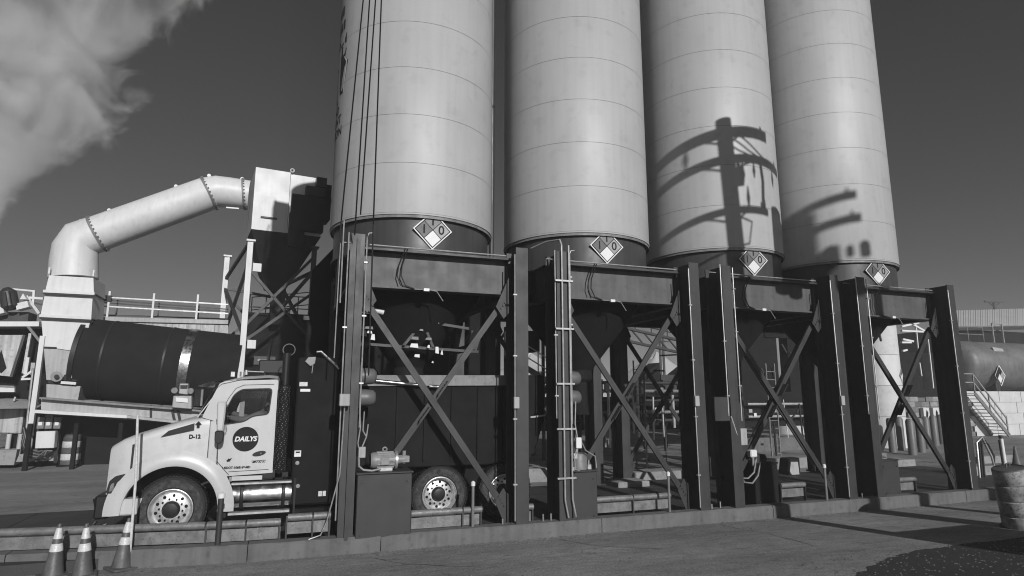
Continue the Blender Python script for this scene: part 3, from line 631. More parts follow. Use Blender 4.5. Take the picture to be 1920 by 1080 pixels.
# ------------------------------------------------------------------ dump truck
TY0, TY1 = 11.1, 13.55; TC = (TY0 + TY1) / 2; GZ = .15
T = thing('dump_truck', 'white cabbed dump truck with a dark dump body, waiting under the silos', 'truck', (1.0, TC, GZ))
def both(fn):                      # near side and far side
    fn(TY0, 1); fn(TY1, -1)
WX, WZ, WR = -1.58, .655, .505
def zbot(x):
    d = x - WX; Ra = .675
    if abs(d) < Ra: return WZ + math.sqrt(Ra * Ra - d * d)
    return .70 if x < WX else .56
TOP = [(-2.50, 1.30), (-2.475, 1.62), (-2.36, 1.72), (-1.9, 1.87), (-1.55, 1.99), (-1.2, 2.06), (-1.0, 2.09)]
def ztop(x):
    for (a, b), (c, d) in zip(TOP, TOP[1:]):
        if a <= x <= c: return b + (d - b) * (x - a) / (c - a)
    return TOP[-1][1]
def hood_side(yo, s):
    xs = sorted(set([-2.475, -2.44, -2.3] + [round(WX + .675 * math.cos(math.pi * k / 28), 4) for k in range(29)] + [WX - .676, WX + .676] + [-.86, -.905, -.9, -1.126]))
    rows = []
    for x in xs:
        zb, zt = zbot(x), ztop(x); r = []
        if x > -1.16: zt = min(zt, 2.06)
        for k in range(12):
            t = k / 11; z = zb + (zt - .06 - zb) * t
            inset = .0 + .05 * max(0, (z - 1.25) / .8) ** 1.5 + .10 * max(0, (-2.2 - x) / .3) ** 2
            r.append((x, yo + s * inset, z))
        e = r[-1]; r += [(x, e[1] + s * .02, zt - .02), (x, e[1] + s * .07, zt + .005), (x, TC - s * .25, zt + .035), (x, TC, zt + .04)]
        rows.append(r)
    return rows
for yo, s in ((TY0, 1), (TY1, -1)):
    rows = hood_side(yo, s)
    m = MB(); hoodrows = [r for r in rows if r[0][0] < -1.12]; m.grid(hoodrows, True); m.build('hood', 'white', T, angle=40)
    # cowl panel behind the hood seam, down to the step
    m = MB(); m.prism([(-1.12, 1.26), (-1.12, 2.0), (-.985, 2.0), (-.985, 1.32), (-.94, 1.22), (-.84, 1.13), (-.84, .58), (-.9, .56), (-.915, .7), (-.96, .9), (-1.04, 1.06)], min(yo + s * .015, yo + s * .12), max(yo + s * .015, yo + s * .12)); m.build('cowl_panel', 'white', T, bevel=.012)
    # flared wheel arch
    m = MB(); ang = list(range(-4, 185, 6))
    m.grid([[(WX + r * math.cos(R(a)), yo + s * dy, WZ + r * math.sin(R(a))) for r, dy in ((.66, .06), (.665, -.035), (.70, -.05), (.80, -.035), (.86, -.005), (.90, .012))] for a in ang]); m.build('wheel_arch', 'white', T, angle=50)
fr = MB(); fr.grid([[(-2.48 - .03 * (1 - abs(t) ** 2), TC + t * 1.12, z) for t in (-1, -.9, -.5, 0, .5, .9, 1)] for z in (.8, 1.3, 1.62)]); fr.build('grille', 'black', T)
for k in range(8): MB().bar((-2.52, TY0 + .35, .95 + .08 * k), (-2.52, TY1 - .35, .95 + .08 * k), .02, .03).build('grille_bar', 'chrome', T)
# hood details on the near side
def near(pts, name, m, d=.006, y=TY0 - .012, par=T, **k): return MB().prism(pts, y - d, y + .02, 'xz').build(name, m, par, **k)
near([(-1.80, 1.765), (-1.70, 1.86), (-1.62, 1.885), (-1.345, 1.97), (-1.345, 1.865)], 'hood_vent', 'black', y=TY0 + .02, d=.02)
near([(-1.31, 1.9), (-1.27, 1.9), (-1.27, 1.95), (-1.245, 1.95), (-1.29, 2.0), (-1.335, 1.95), (-1.31, 1.95)], 'badge', 'print', y=TY0 + .02, d=.02)
near([(-1.62, 1.395), (-1.585, 1.44), (-1.54, 1.44), (-1.54, 1.395)], 'badge', 'print', y=TY0 - .01, d=.006); near([(-1.52, 1.395), (-1.49, 1.44), (-1.46, 1.44), (-1.44, 1.395)], 'badge', 'print', y=TY0 - .01, d=.006)
near([(-2.175, 1.28), (-2.175, 1.66), (-2.145, 1.67), (-2.145, 1.28)], 'hood_seam', 'black', y=TY0 + .015, d=.015)
hl = near(rounded([(-2.46, .96), (-2.43, 1.13), (-2.36, 1.2), (-2.22, 1.235), (-2.27, 1.16), (-2.33, 1.1), (-2.345, .99), (-2.38, .95)], .02), 'headlight', 'black', y=TY0 + .03, d=.035)
near(rounded([(-2.42, .98), (-2.40, 1.09), (-2.36, 1.11), (-2.36, .99)], .015), 'lens', 'chrome', y=TY0 - .008, par=hl)
near([(-2.33, .89), (-2.33, .92), (-2.2, .925), (-2.2, .895)], 'marker_light', 'print', y=TY0 - .0)
decal('D-12', .085, lambda x, y, z: (-1.325 + x, TY0 + .008, 1.76 + y), 'lettering', 'print', T, bold=.004, xs=.95)
# bumper and tow hook
MB().box(-2.60, -2.40, TY0 + .02, TY1 - .02, .58, .93).build('bumper', 'black', T, bevel=.03)
MB().box(-2.40, -2.02, TY0 - .005, TY0 + .25, .62, .86).build('bumper_end', 'white', T, bevel=.02); MB().box(-2.40, -2.02, TY1 - .25, TY1 + .005, .62, .86).build('bumper_end', 'white', T, bevel=.02)
MB().prism([(-2.02, .86), (-1.97, .86), (-2.0, .75), (-2.02, .7)], TY0, TY0 + .2).build('bumper_tip', 'white', T)
MB().tube([(-2.66, TY0 + .3, .85), (-2.63, TY0 + .3, .72), (-2.62, TY0 + .3, .8)], .03, 8).build('bracket', 'black', T)
MB().tube([(-2.42, TY0 + .1, .50), (-2.52, TY0 + .1, .46), (-2.60, TY0 + .1, .49), (-2.56, TY0 + .1, .54)], .022, 8).build('tow_hook', 'chrome', T)
# cab: roof, rear wall, pillars, floor; doors with windows either side
C0, C1 = -1.0, -.125
rw = []
for t in range(-8, 9):
    u = t / 8; y = TC + u * (1.2225); dz = -.05 * abs(u) ** 6 - .02 * u * u; rw.append([(-1.06, y, 2.60 + dz), (-1.0, y, 2.66 + dz), (-.7, y, 2.735 + dz), (-.3, y, 2.765 + dz), (-.15, y, 2.75 + dz), (-.12, y, 2.70 + dz), (-.12, y, 2.60 + dz)])
MB().grid(rw).build('roof', 'white', T, angle=50)
MB().box(-.135, -.12, TY0 + .03, TY1 - .03, 1.1, 2.65).build('rear_wall', 'black', T)
MB().box(-1.1, -.13, TY0 + .1, TY1 - .1, 1.05, 1.15).build('floor', 'black', T)
MB().prism([(-1.3, 1.95), (-1.3, 2.08), (-1.1, 2.12), (-1.0, 2.05), (-1.0, 1.9)], TY0 + .12, TY1 - .12).build('dashboard', 'black', T)
SIDE = rounded([(-.965, 1.30), (-1.0, 1.98), (-1.25, 2.06), (-1.03, 2.60), (-.93, 2.64), (-.13, 2.67), (-.125, 1.16), (-.86, 1.13)], .03, 3)
WIN = rounded([(-.93, 1.94), (-.905, 2.18), (-.80, 2.42), (-.69, 2.505), (-.225, 2.52), (-.255, 2.10), (-.50, 2.07), (-.62, 1.985)], .06, 5)
for yo, s in ((TY0, 1), (TY1, -1)):
    d = plate(SIDE, [WIN], yo + s * .03, yo + s * .07, 'door', 'white', T)
    g = MB(); g.prism(WIN, yo + s * .06, yo + s * .064); g.build('window', 'glass', d)
    f = MB()
    for a, b in zip(WIN, WIN[1:] + WIN[:1]): f.bar((a[0], yo + s * .028, a[1]), (b[0], yo + s * .028, b[1]), .018, .012, up=(0, 1, 0))
    f.build('window_seal', 'black', d)
    if s == 1:
        seam = MB()
        sp = [(-.98, 2.02), (-1.0, 2.06), (-.88, 2.36), (-.78, 2.52), (-.66, 2.575), (-.2, 2.59)]
        for a, b in zip(sp, sp[1:]): seam.bar((a[0], yo + .026, a[1]), (b[0], yo + .026, b[1]), .008, .006, up=(0, 1, 0))
        sp = [(-.98, 2.0), (-.985, 1.42), (-.97, 1.36), (-.79, 1.15)]
        for a, b in zip(sp, sp[1:]): seam.bar((a[0], yo + .026, a[1]), (b[0], yo + .026, b[1]), .008, .007, up=(0, 1, 0))
        seam.bar((-.8, yo + .026, 1.2), (-.2, yo + .026, 1.215), .008, .004, up=(0, 1, 0)); seam.build('door_seam', 'black', d)
        a = [(-.58 + .195 * math.cos(R(k)), 1.705 + .195 * math.sin(R(k))) for k in range(0, 360, 6)]
        MB().prism(a, yo + .0245, yo + .03).build('emblem', 'print', d)
        decal('DAILYS', .105, lambda x, y, z: (-.58 + x * .98, yo + .0225, 1.705 + y), 'lettering', 'pwhite', d, bold=.004, shear=.2)
        decal('USDOT-1068169-MD', .05, lambda x, y, z: (-.685 + x, yo + .0275, 1.26 + y), 'lettering', 'print', d, bold=.003, xs=.92)
        MB().prism([(-.36 + .1 * math.cos(R(k)) + .02 * math.sin(R(k)), 1.47 + .042 * math.sin(R(k)) + .01 * math.cos(R(k))) for k in range(0, 360, 15)], yo + .022, yo + .032).build('handle', 'black', d)
        MB().box(-.34, -.325, yo + .012, yo + .022, 1.46, 1.485).build('latch', 'chrome', d)
        e = MB()
        for k, w in enumerate((.03, .02, .014, .022, .014, .02, .012)): e.prism([(-.46 + .03 * k, 1.325 + .006 * (k % 2)), (-.46 + .03 * k + w, 1.325), (-.44 + .03 * k + w, 1.352 + .003 * k), (-.44 + .03 * k, 1.35)], yo + .024, yo + .03)
        e.prism([(-.47, 1.352), (-.25, 1.362), (-.25, 1.368), (-.47, 1.36)], yo + .024, yo + .03); e.build('script_badge', 'print', d)
        e = MB(); e.prism([(-.86, 1.41), (-.84, 1.375), (-.81, 1.41), (-.8, 1.4), (-.76, 1.415), (-.79, 1.36), (-.83, 1.355)], yo + .024, yo + .03); e.build('small_badge', 'print', d)
MB().box(-.74, -.29, TY0 + .02, TY0 + .06, 1.06, 1.125).build('step_plate', 'white', T)
MB().box(-.78, -.74, TY0 + .02, TY0 + .06, 1.05, 1.12).build('step_hinge', 'cast', T)
MB().prism([(-.72, 1.08), (-.1, 1.08), (-.1, 1.2), (-.22, 1.17), (-.34, 1.1)], TY0 + .05, TY0 + .5).build('battery_box', 'black', T)
# windscreen, visor, wiper arm, mirror
ws = MB(); ws.grid([[(-1.29 - .12 * (1 - u * u), TC + u * 1.13, 2.06 + .02 * (1 - u * u)), (-1.05 - .12 * (1 - u * u), TC + u * 1.13, 2.6 + .02 * (1 - u * u))] for u in [k / 6 - 1 for k in range(13)]]); ws.build('windscreen', 'glass', T)
MB().grid([[(-1.34 - .1 * (1 - u * u), TC + u * 1.18, 2.56), (-1.18 - .06 * (1 - u * u), TC + u * 1.18, 2.635), (-1.0, TC + u * 1.18, 2.655), (-.97, TC + u * 1.18, 2.61)] for u in [k / 6 - 1 for k in range(13)]]).build('sun_visor', 'chrome', T, angle=60)
MB().bar((-1.32, TY0 + .1, 2.06), (-1.12, TY0 + .1, 2.37), .015, .015).build('wiper_arm', 'galv', T)
mr_ = MB(); pts = rounded([(-.995, 1.86), (-1.02, 2.28), (-1.0, 2.31), (-.9, 2.31), (-.885, 2.28), (-.90, 1.85)], .03)
mr_.prism(pts, TY0 - .26, TY0 - .14); mo = mr_.build('mirror', 'white', T, bevel=.02)
MB().prism(rounded([(-1.015, 1.7), (-1.02, 1.855), (-.885, 1.845), (-.89, 1.7), (-.93, 1.66), (-.98, 1.66)], .03), TY0 - .25, TY0 - .13).build('mirror_base', 'black', mo, bevel=.012)
MB().prism([(-.9, 1.84), (-.885, 2.28), (-.86, 2.2), (-.86, 1.9)], TY0 - .24, TY0 - .12).build('mirror_glass', 'glass', mo)
MB().bar((-.93, TY0 - .16, 1.9), (-1.02, TY0 + .05, 2.0), .05, .06).build('mirror_arm', 'black', mo)
m = MB(); m.box(-.9, -.84, TY0 + .35, TY0 + .42, 2.72, 2.8); m.cyl((-.72, TY0 + .3, 2.72), (-.72, TY0 + .3, 2.80), .04, n=12); m.cyl((-.66, TY0 + .3, 2.75), (-.66, TY0 + .3, 2.83), .03, n=12); m.cyl((-.66, TY0 + .3, 2.81), (-.38, TY0 + .3, 2.80), .01, n=8); m.build('roof_horn', 'galv', T)
# wheels
def tyre_prof(r, w):
    return [(.30, -w * .42), (.33, -w * .5), (r * .82, -w * .52), (r * .95, -w * .5), (r, -w * .40), (r, w * .40), (r * .95, w * .5), (r * .82, w * .52), (.33, w * .5), (.30, w * .42)]
def wheel(x, yf, s, z=WZ, r=WR, w=.28, deep=False):
    c = (x, yf + s * w / 2, z)
    o = MB().lathe(tyre_prof(r, w), c, 'y', 64).build('tyre', 'rubber', T, angle=30)
    y = -s * w * .5
    MB().lathe([(.335, y - s * .001), (.39, y * 1.055), (.435, y * 1.05), (.46, y * .99)], c, 'y', 64).build('sidewall', 'dustrubber', o, angle=60)
    tr = MB()
    for k in range(60):
        a = 2 * math.pi * k / 60; ca, sa = math.cos(a), math.sin(a)
        for q in (-.36, -.12, .12, .36): tr.bar((x + (r + .001) * ca, c[1] + q * w - .04 * w * 4, z + (r + .001) * sa), (x + (r + .001) * ca, c[1] + q * w + .04, z + (r + .001) * sa), .036, .016, up=(ca, 0, sa))
    tr.build('tread', 'rubber', o, kind='stuff')
    rim = [(.315, y * 1.02), (.302, y * 1.06), (.29, y * 1.0), (.275, y * .8)]
    face = y * (.55 if not deep else .05)
    rim += [(.262, y * .7), (.255, face), (.235, face - s * .012), (.145, face - s * .03), (.13, face - s * .03), (.125, face + s * .02)]
    ro = MB().lathe(rim, c, 'y', 64).build('rim', 'rim', T, angle=35)
    
    for k in range(10):
        a = 2 * math.pi * (k + .3) / 10; fx, fz = x + .212 * math.cos(a), z + .212 * math.sin(a); yy = c[1] + face - s * .022
        MB().cyl((fx, yy - s * .004, fz), (fx, yy + s * .02, fz), .024, n=12).build('hand_hole', 'matte', ro)
        a += math.pi / 10; fx, fz = x + .165 * math.cos(a), z + .165 * math.sin(a); MB().cyl((fx, yy - s * .04, fz), (fx, yy + s * .01, fz), .014, n=6).build('lug_nut', 'matte', ro)
    hb = MB(); yy = c[1] + face - s * .03
    hb.lathe([(.128, 0), (.115, -s * .02), (.10, -s * .07), (.05, -s * .08), (0, -s * .08)], (x, yy, z), 'y', 32); hb.build('hub', 'black', ro, angle=40)
wheel(WX, TY0 + .06, 1); wheel(WX, TY1 - .06, -1)
for x in (2.68, 3.92):
    for yf, s in ((TY0 + .08, 1), (TY1 - .08, -1)):
        wheel(x, yf, s, deep=True); MB().lathe(tyre_prof(WR, .27), (x, yf + s * .46, WZ), 'y', 48).build('inner_tyre', 'rubber', T, angle=30)
    MB().cyl((x, TY0 + .3, WZ), (x, TY1 - .3, WZ), .09, n=14).build('axle', 'black', T)
MB().cyl((WX, TY0 + .3, WZ), (WX, TY1 - .3, WZ), .07, n=14).build('axle', 'black', T)
MB().box(-2.3, 4.6, TC - .45, TC + .45, .82, 1.08).build('chassis', 'black', T)
MB().box(WX - .72, WX + .75, TY0 + .5, TY1 - .5, .9, 1.5).build('wheel_well', 'black', T)
MB().bar((-1.17, TY0 - .03, 1.03), (-.93, TY0 + .02, 1.12), .02, .03).build('side_strip', 'black', T)
# fuel tank
tk = MB(); tk.lathe([(0, -.485), (.2, -.485), (.245, -.46), (.25, -.42), (.25, .42), (.245, .46), (.2, .485), (0, .485)], (-.285, TY0 + .28, .80), 'x', 56); ft = tk.build('fuel_tank', 'chrome', T, angle=40)
for x in (-.58, .05): MB().lathe([(.256, -.028), (.26, -.02), (.26, .02), (.256, .028)], (x, TY0 + .28, .80), 'x', 56).build('strap', 'black', ft)
MB().box(-.74, .17, TY0 - .04, TY0 + .12, .995, 1.03).build('step', 'galv', ft, bevel=.006); MB().box(-.76, .16, TY0 - .04, TY0 + .1, .535, .575).build('step', 'galv', ft, bevel=.006)
MB().box(-.83, -.79, TY0 + .03, TY0 + .5, .5, 1.09).build('tank_bracket', 'black', T); MB().box(.21, .24, TY0 + .03, TY0 + .5, .5, 1.05).build('tank_bracket', 'black', T)
MB().box(.2, 2.1, TY0 + .1, TY0 + .5, .35, .55).build('under_box', 'matte', T)
# exhaust with perforated guard
ex = MB(); ex.cyl((-.03, TY0 + .15, 1.15), (-.03, TY0 + .15, 3.12), .062, n=24); eo = ex.build('exhaust', 'black', T)
gd = MB(); gd.lathe([(.085, 1.15), (.085, 2.55)], (-.03, TY0 + .15, 0), n=24, a0=150, a1=390); gd.build('heat_guard', 'matte', eo)
pf = MB()
for i in range(44):
    for j in range(9):
        a = R(190 + j * 20 + (i % 2) * 10); z = 1.2 + i * .031; px_, py_ = -.03 + .087 * math.cos(a), TY0 + .15 + .087 * math.sin(a)
        if (i * 7 + j * 3) % 5 < 2: pf.cyl((px_, py_, z), (px_ + .004 * math.cos(a), py_ + .004 * math.sin(a), z), .006, n=5)
pf.build('perforation', 'galv', eo, kind='stuff')
MB().lathe([(.062, 2.5), (.09, 2.52), (.09, 2.56), (.062, 2.58)], (-.03, TY0 + .15, 0), n=24).build('guard_top', 'black', eo)
rg = MB(); rg.lathe([(.095, -.006), (.105, 0), (.095, .006), (.09, 0), (.095, -.006)], (.0, TY0 + .15, 3.18), 'y', 28); rg.build('rain_ring', 'mid', eo)
MB().box(-.14, -.125, TY0 + .03, TY0 + .12, 1.2, 2.5).build('guard_edge', 'chrome', T)
# dark body: headboard housing, dump box with rails, ribs, tarp tube
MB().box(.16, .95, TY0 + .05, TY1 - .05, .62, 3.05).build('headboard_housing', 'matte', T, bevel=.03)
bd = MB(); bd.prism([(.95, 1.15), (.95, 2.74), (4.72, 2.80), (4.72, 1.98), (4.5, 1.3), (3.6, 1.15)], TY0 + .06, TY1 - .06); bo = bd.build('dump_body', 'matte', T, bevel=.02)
MB().bar((.97, TY0 + .04, 2.66), (3.98, TY0 + .04, 2.69), .06, .19).build('top_rail', 'mid', bo)
for k in range(7): MB().box(1.35 + .5 * k, 1.41 + .5 * k, TY0 + .02, TY0 + .06, 1.25, 2.55).build('rib', 'matte', bo)
MB().tube([(1.4, TY0 - .02, 2.665), (2.34, TY0 - .02, 2.58)], .035, 12).build('tarp_tube', 'chrome', bo); MB().tube([(2.42, TY0 - .02, 2.57), (2.72, TY0 - .02, 2.545)], .035, 12).build('tarp_tube', 'chrome', bo)
MB().bar((4.36, TY0 + .04, 1.99), (4.72, TY0 + .04, 2.03), .03, .03).build('tail_bar', 'galv', bo)
MB().prism([(3.15, .75), (3.25, 1.2), (4.4, 1.2), (4.5, .8)], TY0 + .3, TY0 + .5).build('mud_guard', 'matte', T)
for x0, x1, z0, z1, m_ in ((.20, .33, 2.56, 2.63, 'tape'), (.22, .38, 2.47, 2.515, 'pwhite'), (.185, .29, 1.40, 1.50, 'pwhite')):
    o = MB().box(x0, x1, TY0 + .035, TY0 + .049, z0, z1).build('sticker', m_, T)
    if z0 < 2: MB().box(x0 + .02, x1 - .02, TY0 + .03, TY0 + .0345, z1 - .04, z1 - .015).build('print', 'print', o)
for x, z in ((.24, 1.30), (.27, .93)): MB().lathe([(.03, .02), (.032, -.01), (.0, -.014)], (x, TY0 + .04, z), 'y', 18).build('round_reflector', 'cast', T)
MB().box(.6, .66, TY0 + .03, TY0 + .05, .75, .83).build('latch', 'tape', T); MB().box(.67, .72, TY0 + .03, TY0 + .05, .75, .83).build('latch', 'tape', T)
MB().tube([(.45, TY0 + .02, 3.14), (.52, TY0 + .02, 3.15), (.78, TY0 + .02, 2.92), (.84, TY0 + .02, 2.86)], .028, 10).build('grab_tube', 'chrome', T)
m = MB(); m.prism([(.27, 2.98), (.32, 3.05), (.44, 3.06), (.43, 2.95), (.36, 2.9)], TY0, TY0 + .04); m.bar((.40, TY0 + .02, 2.93), (.39, TY0 + .02, 2.78), .012, .012); m.build('work_lamp', 'cast', T)
MB().box(-.5, .0, TY0 + 1.0, TY0 + 1.1, 2.8, 3.05).build('cab_guard', 'black', T, bevel=.02)

# ------------------------------------------------------------------ driver
pr = thing('person', 'driver in a grey long sleeved jacket, forearms over the steering wheel in the cab', 'person', (-.45, 11.75, 1.3))
def skinned(name, verts, edges, radii, m, par, root=0):
    off = WORLD[par.name]; me = bpy.data.meshes.new(name); me.from_pydata([Vector(v) - off for v in verts], edges, []); o = bpy.data.objects.new(name, me); col.objects.link(o)
    md = o.modifiers.new('s', 'SKIN'); me.skin_vertices[0] if me.skin_vertices else None
    if not me.skin_vertices:
        pass
    for i, r in enumerate(radii): me.skin_vertices[0].data[i].radius = (r, r) if not isinstance(r, tuple) else r
    me.skin_vertices[0].data[root].use_root = True
    s2 = o.modifiers.new('d', 'SUBSURF'); s2.levels = 2; s2.render_levels = 2; bpy.context.view_layer.update()
    m2 = bpy.data.meshes.new_from_object(o.evaluated_get(bpy.context.evaluated_depsgraph_get())); bpy.data.objects.remove(o)
    for p in m2.polygons: p.use_smooth = True
    m2.materials.clear(); m2.materials.append(M[m]); o = bpy.data.objects.new(name, m2); col.objects.link(o); o.parent = par; WORLD[o.name] = off; return o
vs = [(-.36, 11.72, 1.42), (-.34, 11.72, 1.72), (-.32, 11.72, 2.02), (-.29, 11.72, 2.17), (-.24, 11.72, 2.27), (-.22, 11.72, 2.38),
      (-.36, 11.50, 2.08), (-.40, 11.38, 2.06), (-.62, 11.33, 1.99), (-.82, 11.42, 2.03), (-.88, 11.46, 2.06),
      (-.36, 11.94, 2.08), (-.52, 12.02, 1.98), (-.74, 11.9, 2.06), (-.92, 11.75, 2.13), (-.62, 11.60, 1.45), (-.85, 11.60, 1.42), (-.9, 11.60, 1.2), (-.62, 11.86, 1.45), (-.85, 11.86, 1.42), (-.9, 11.86, 1.2)]
es = [(0, 1), (1, 2), (2, 3), (3, 4), (4, 5), (2, 6), (6, 7), (7, 8), (8, 9), (9, 10), (2, 11), (11, 12), (12, 13), (13, 14), (0, 15), (15, 16), (16, 17), (0, 18), (18, 19), (19, 20)]
rd = [.15, .15, .13, .055, .095, .085, .085, .1, .07, .045, .035, .08, .065, .055, .035, .085, .065, .05, .085, .065, .05]
try: skinned('body', vs, es, rd, 'skin', pr)
except Exception as e_: print('skin failed', e_)
hr = MB(); hr.lathe([(0, .12), (.07, .1), (.1, .03), (.098, -.04)], (-.215, 11.72, 2.38), n=20); hr.build('cap', 'black', pr)
for k in range(4): MB().tube([(-.88, 11.44 + .02 * k, 2.06), (-.93, 11.44 + .02 * k, 2.075 - .005 * abs(k - 1)), (-.955, 11.45 + .02 * k, 2.05), (-.94, 11.45 + .02 * k, 2.03)], [.011, .0105, .010, .008], 8).build('finger', 'cast', pr)
sw = MB(); sw.lathe([(.2, -.012), (.215, 0), (.2, .012), (.185, 0), (.2, -.012)], (0, 0, 0), 'x', 36)
rot = Matrix.Rotation(R(-35), 4, 'Y'); sw.v = [tuple(rot @ Vector(v) + Vector((-.95, 11.75, 1.98))) for v in sw.v]; sw.build('steering_wheel', 'black', T)
MB().box(-.34, -.16, 11.5, 11.95, 1.4, 2.25).build('seat', 'black', T, bevel=.05)
MB().box(-.735, -.66, 11.6, 11.63, 2.05, 2.48).build('inner_pillar', 'pale', T)

# ------------------------------------------------------------------ background plant
def ext(mb, pts, dy):
    """solid from a front outline (all at one Y) pushed back by dy"""
    n = len(pts); v = [tuple(p) for p in pts] + [(p[0], p[1] + dy, p[2]) for p in pts]
    return mb.add(v, [tuple(range(n)), tuple(range(2 * n - 1, n - 1, -1))] + [(i, n + i, n + (i + 1) % n, (i + 1) % n) for i in range(n)])
def rail(name_parent, a, b, n, h=1.05, m='galv', r=.025, depth=None, mids=1, post_m=None):
    a, b = Vector(a), Vector(b)
    for k in range(n + 1):
        p = a.lerp(b, k / n); MB().cyl(p, p + Vector((0, 0, h)), r, n=6).build('post', post_m or m, name_parent)
    g = MB()
    for q in range(mids + 1): g.cyl(a + Vector((0, 0, h * (1 - q / (mids + 1)))), b + Vector((0, 0, h * (1 - q / (mids + 1)))), r, n=6)
    g.build('hand_rail', m, name_parent)

# hood and duct
t = thing('exhaust_hood', 'pale tapered sheet metal hood rising behind the truck at the left', 'hood', (-6.963, 25, 2.793))
def frust(a, b, dy, m, nm, inset=0):
    (x0, y, z0), (x1, _, z1) = a; (x2, _, z2), (x3, _, z3) = b; mb = MB()
    v = [(x0, y, z0), (x1, y, z1), (x1, y + dy, z1), (x0, y + dy, z0), (x2, y, z2), (x3, y, z3), (x3, y + dy, z3), (x2, y + dy, z2)]
    mb.add(v, [(0, 1, 2, 3), (7, 6, 5, 4), (0, 4, 5, 1), (1, 5, 6, 2), (2, 6, 7, 3), (3, 7, 4, 0)]); return mb.build(nm, m, t)
frust(((-7.947, 25, 6.501), (-6.638, 25, 6.494)), ((-7.995, 25, 5.956), (-6.569, 25, 5.964)), 1.5, 'offwhite', 'upper_section')
frust(((-7.989, 25, 5.901), (-6.595, 25, 5.905)), ((-8.038, 25, 5.105), (-6.559, 25, 5.077)), 1.5, 'offwhite', 'middle_section')
frust(((-8.017, 25, 5.051), (-6.569, 25, 5.02)), ((-7.829, 25, 4.039), (-6.705, 25, 3.886)), 1.5, 'offwhite', 'lower_section')
frust(((-7.827, 25, 4.021), (-6.704, 25, 3.867)), ((-7.632, 25, 2.931), (-6.709, 25, 2.867)), 1.5, 'pale', 'outlet_section')
for a, b in (((-8.007, 24.9, 5.921), (-6.507, 24.9, 5.914)), ((-8.019, 24.9, 5.075), (-6.515, 24.9, 5.048))):
    MB().bar(a, b, .12, .09).build('flange', 'offwhite', t); MB().bar((a[0], a[1], a[2] - .08), (b[0], b[1], b[2] - .08), .06, .05).build('flange_gap', 'black', t)
MB().bar((-7.818, 24.97, 4.019), (-7.453, 24.97, 4.011), .04, .05).build('hinge', 'black', t)
for px_ in ((-7.953, 25, 6.557), (-6.644, 25, 6.551)): MB().bar(px_, (px_[0], px_[1], px_[2] + .22), .05, .05).build('lug', 'offwhite', t)
t = thing('exhaust_duct', 'big pale round duct bending from the hood over to the dust collector', 'duct', (-7.406, 25.7, 6.687))
cl = [(-7.424, 25.7, 6.549), (-7.473, 25.7, 7.173), (-7.474, 25.7, 7.646), (-7.346, 25.7, 7.995), (-6.889, 25.7, 8.237)]
MB().tube(cl, [.76, .74, .72, .70, .67], 40).build('lower_elbow', 'offwhite', t, angle=40)
MB().tube([(-6.889, 25.7, 8.237), (-3.327, 25.7, 10.2)], .655, 40).build('straight_run', 'offwhite', t)
MB().tube([(-3.327, 25.7, 10.2), (-3.014, 25.7, 10.323), (-2.592, 25.7, 10.329), (-1.85, 25.7, 10.303)], [.64, .62, .60, .58], 40).build('upper_elbow', 'offwhite', t, angle=40)
for a, b, rr in (((-6.904, 25.7, 8.226), (-6.841, 25.7, 8.262), .71), ((-3.345, 25.7, 10.187), (-3.291, 25.7, 10.217), .70), ((-2.106, 25.7, 10.318), (-2.048, 25.7, 10.325), .64)):
    o = MB().cyl(a, b, rr, n=40).build('flange_ring', 'mid', t, angle=40); bo_ = MB(); d = (Vector(b) - Vector(a)).normalized(); u = d.cross(Vector((0, 1, 0))).normalized(); w = d.cross(u)
    for k in range(28):
        c = Vector(b) + (u * math.cos(k * .2244) + w * math.sin(k * .2244)) * (rr - .025); bo_.cyl(c, c + d * .05, .022, n=5)
    bo_.build('flange_bolts', 'mid', o, kind='stuff')
for a in ((-8.023, 25.7, 7.621), (-7.412, 25.7, 8.631), (-6.571, 25.7, 9.123), (-4.47, 25.7, 10.304), (-3.361, 25.7, 10.875), (-2.166, 25.7, 10.89)):
    a = Vector(a); g = MB(); g.bar(a - Vector((0, 0, .12)), a + Vector((0, 0, .04)), .06, .06); g.cyl(a + Vector((0, -.05, .05)), a + Vector((0, .05, .05)), .07, n=10); g.build('lifting_lug', 'offwhite', t)
MB().bar((-2.621, 25.3, 9.592), (-2.166, 25.3, 9.598), .05, .05).build('drain_bar', 'pwhite', t)

# dust collector (turned a little), hopper, legs
bx = (-1.648, 25, 11.265); bx = Vector(bx); BR = R(8)
def BL(u, v, w): return (bx.x + u * math.cos(BR) - v * math.sin(BR), bx.y + u * math.sin(BR) + v * math.cos(BR), w)
def bbox_(u0, u1, v0, v1, z0, z1): m = MB(); m.add([BL(u, v, z) for u in (u0, u1) for v in (v0, v1) for z in (z0, z1)], [(0, 1, 3, 2), (4, 6, 7, 5), (0, 4, 5, 1), (2, 3, 7, 6), (0, 2, 6, 4), (1, 5, 7, 3)]); return m
t = thing('dust_collector', 'tall box shaped dust collector, pale where sunlit, dark boxes for its shaded right side, with a black hopper on legs', 'dust collector', tuple(BL(1.3, 1, 2)))
zt = bx.z; zb = 8.75
bbox_(0, 1.30, 0, 2.2, zb, zt).build('left_casing', 'offwhite', t); bbox_(1.33, 2.62, .12, 2.1, zb, zt - .02).build('right_casing', 'offwhite', t); bbox_(1.4, 2.66, -.2, .1, 8.9, 10.35).build('shade_box_main', 'matte', t); bbox_(1.9, 2.66, -.25, .1, 10.37, 10.75).build('shade_box_upper', 'black', t); bbox_(1.36, 1.95, -.15, .1, 8.2, 9.6).build('shade_box_lower', 'matte', t); bbox_(2.3, 2.7, -.2, .3, 10.8, 11.2).build('shade_box_top', 'black', t)  # dark boxes before the right casing put the silo's shade into colour
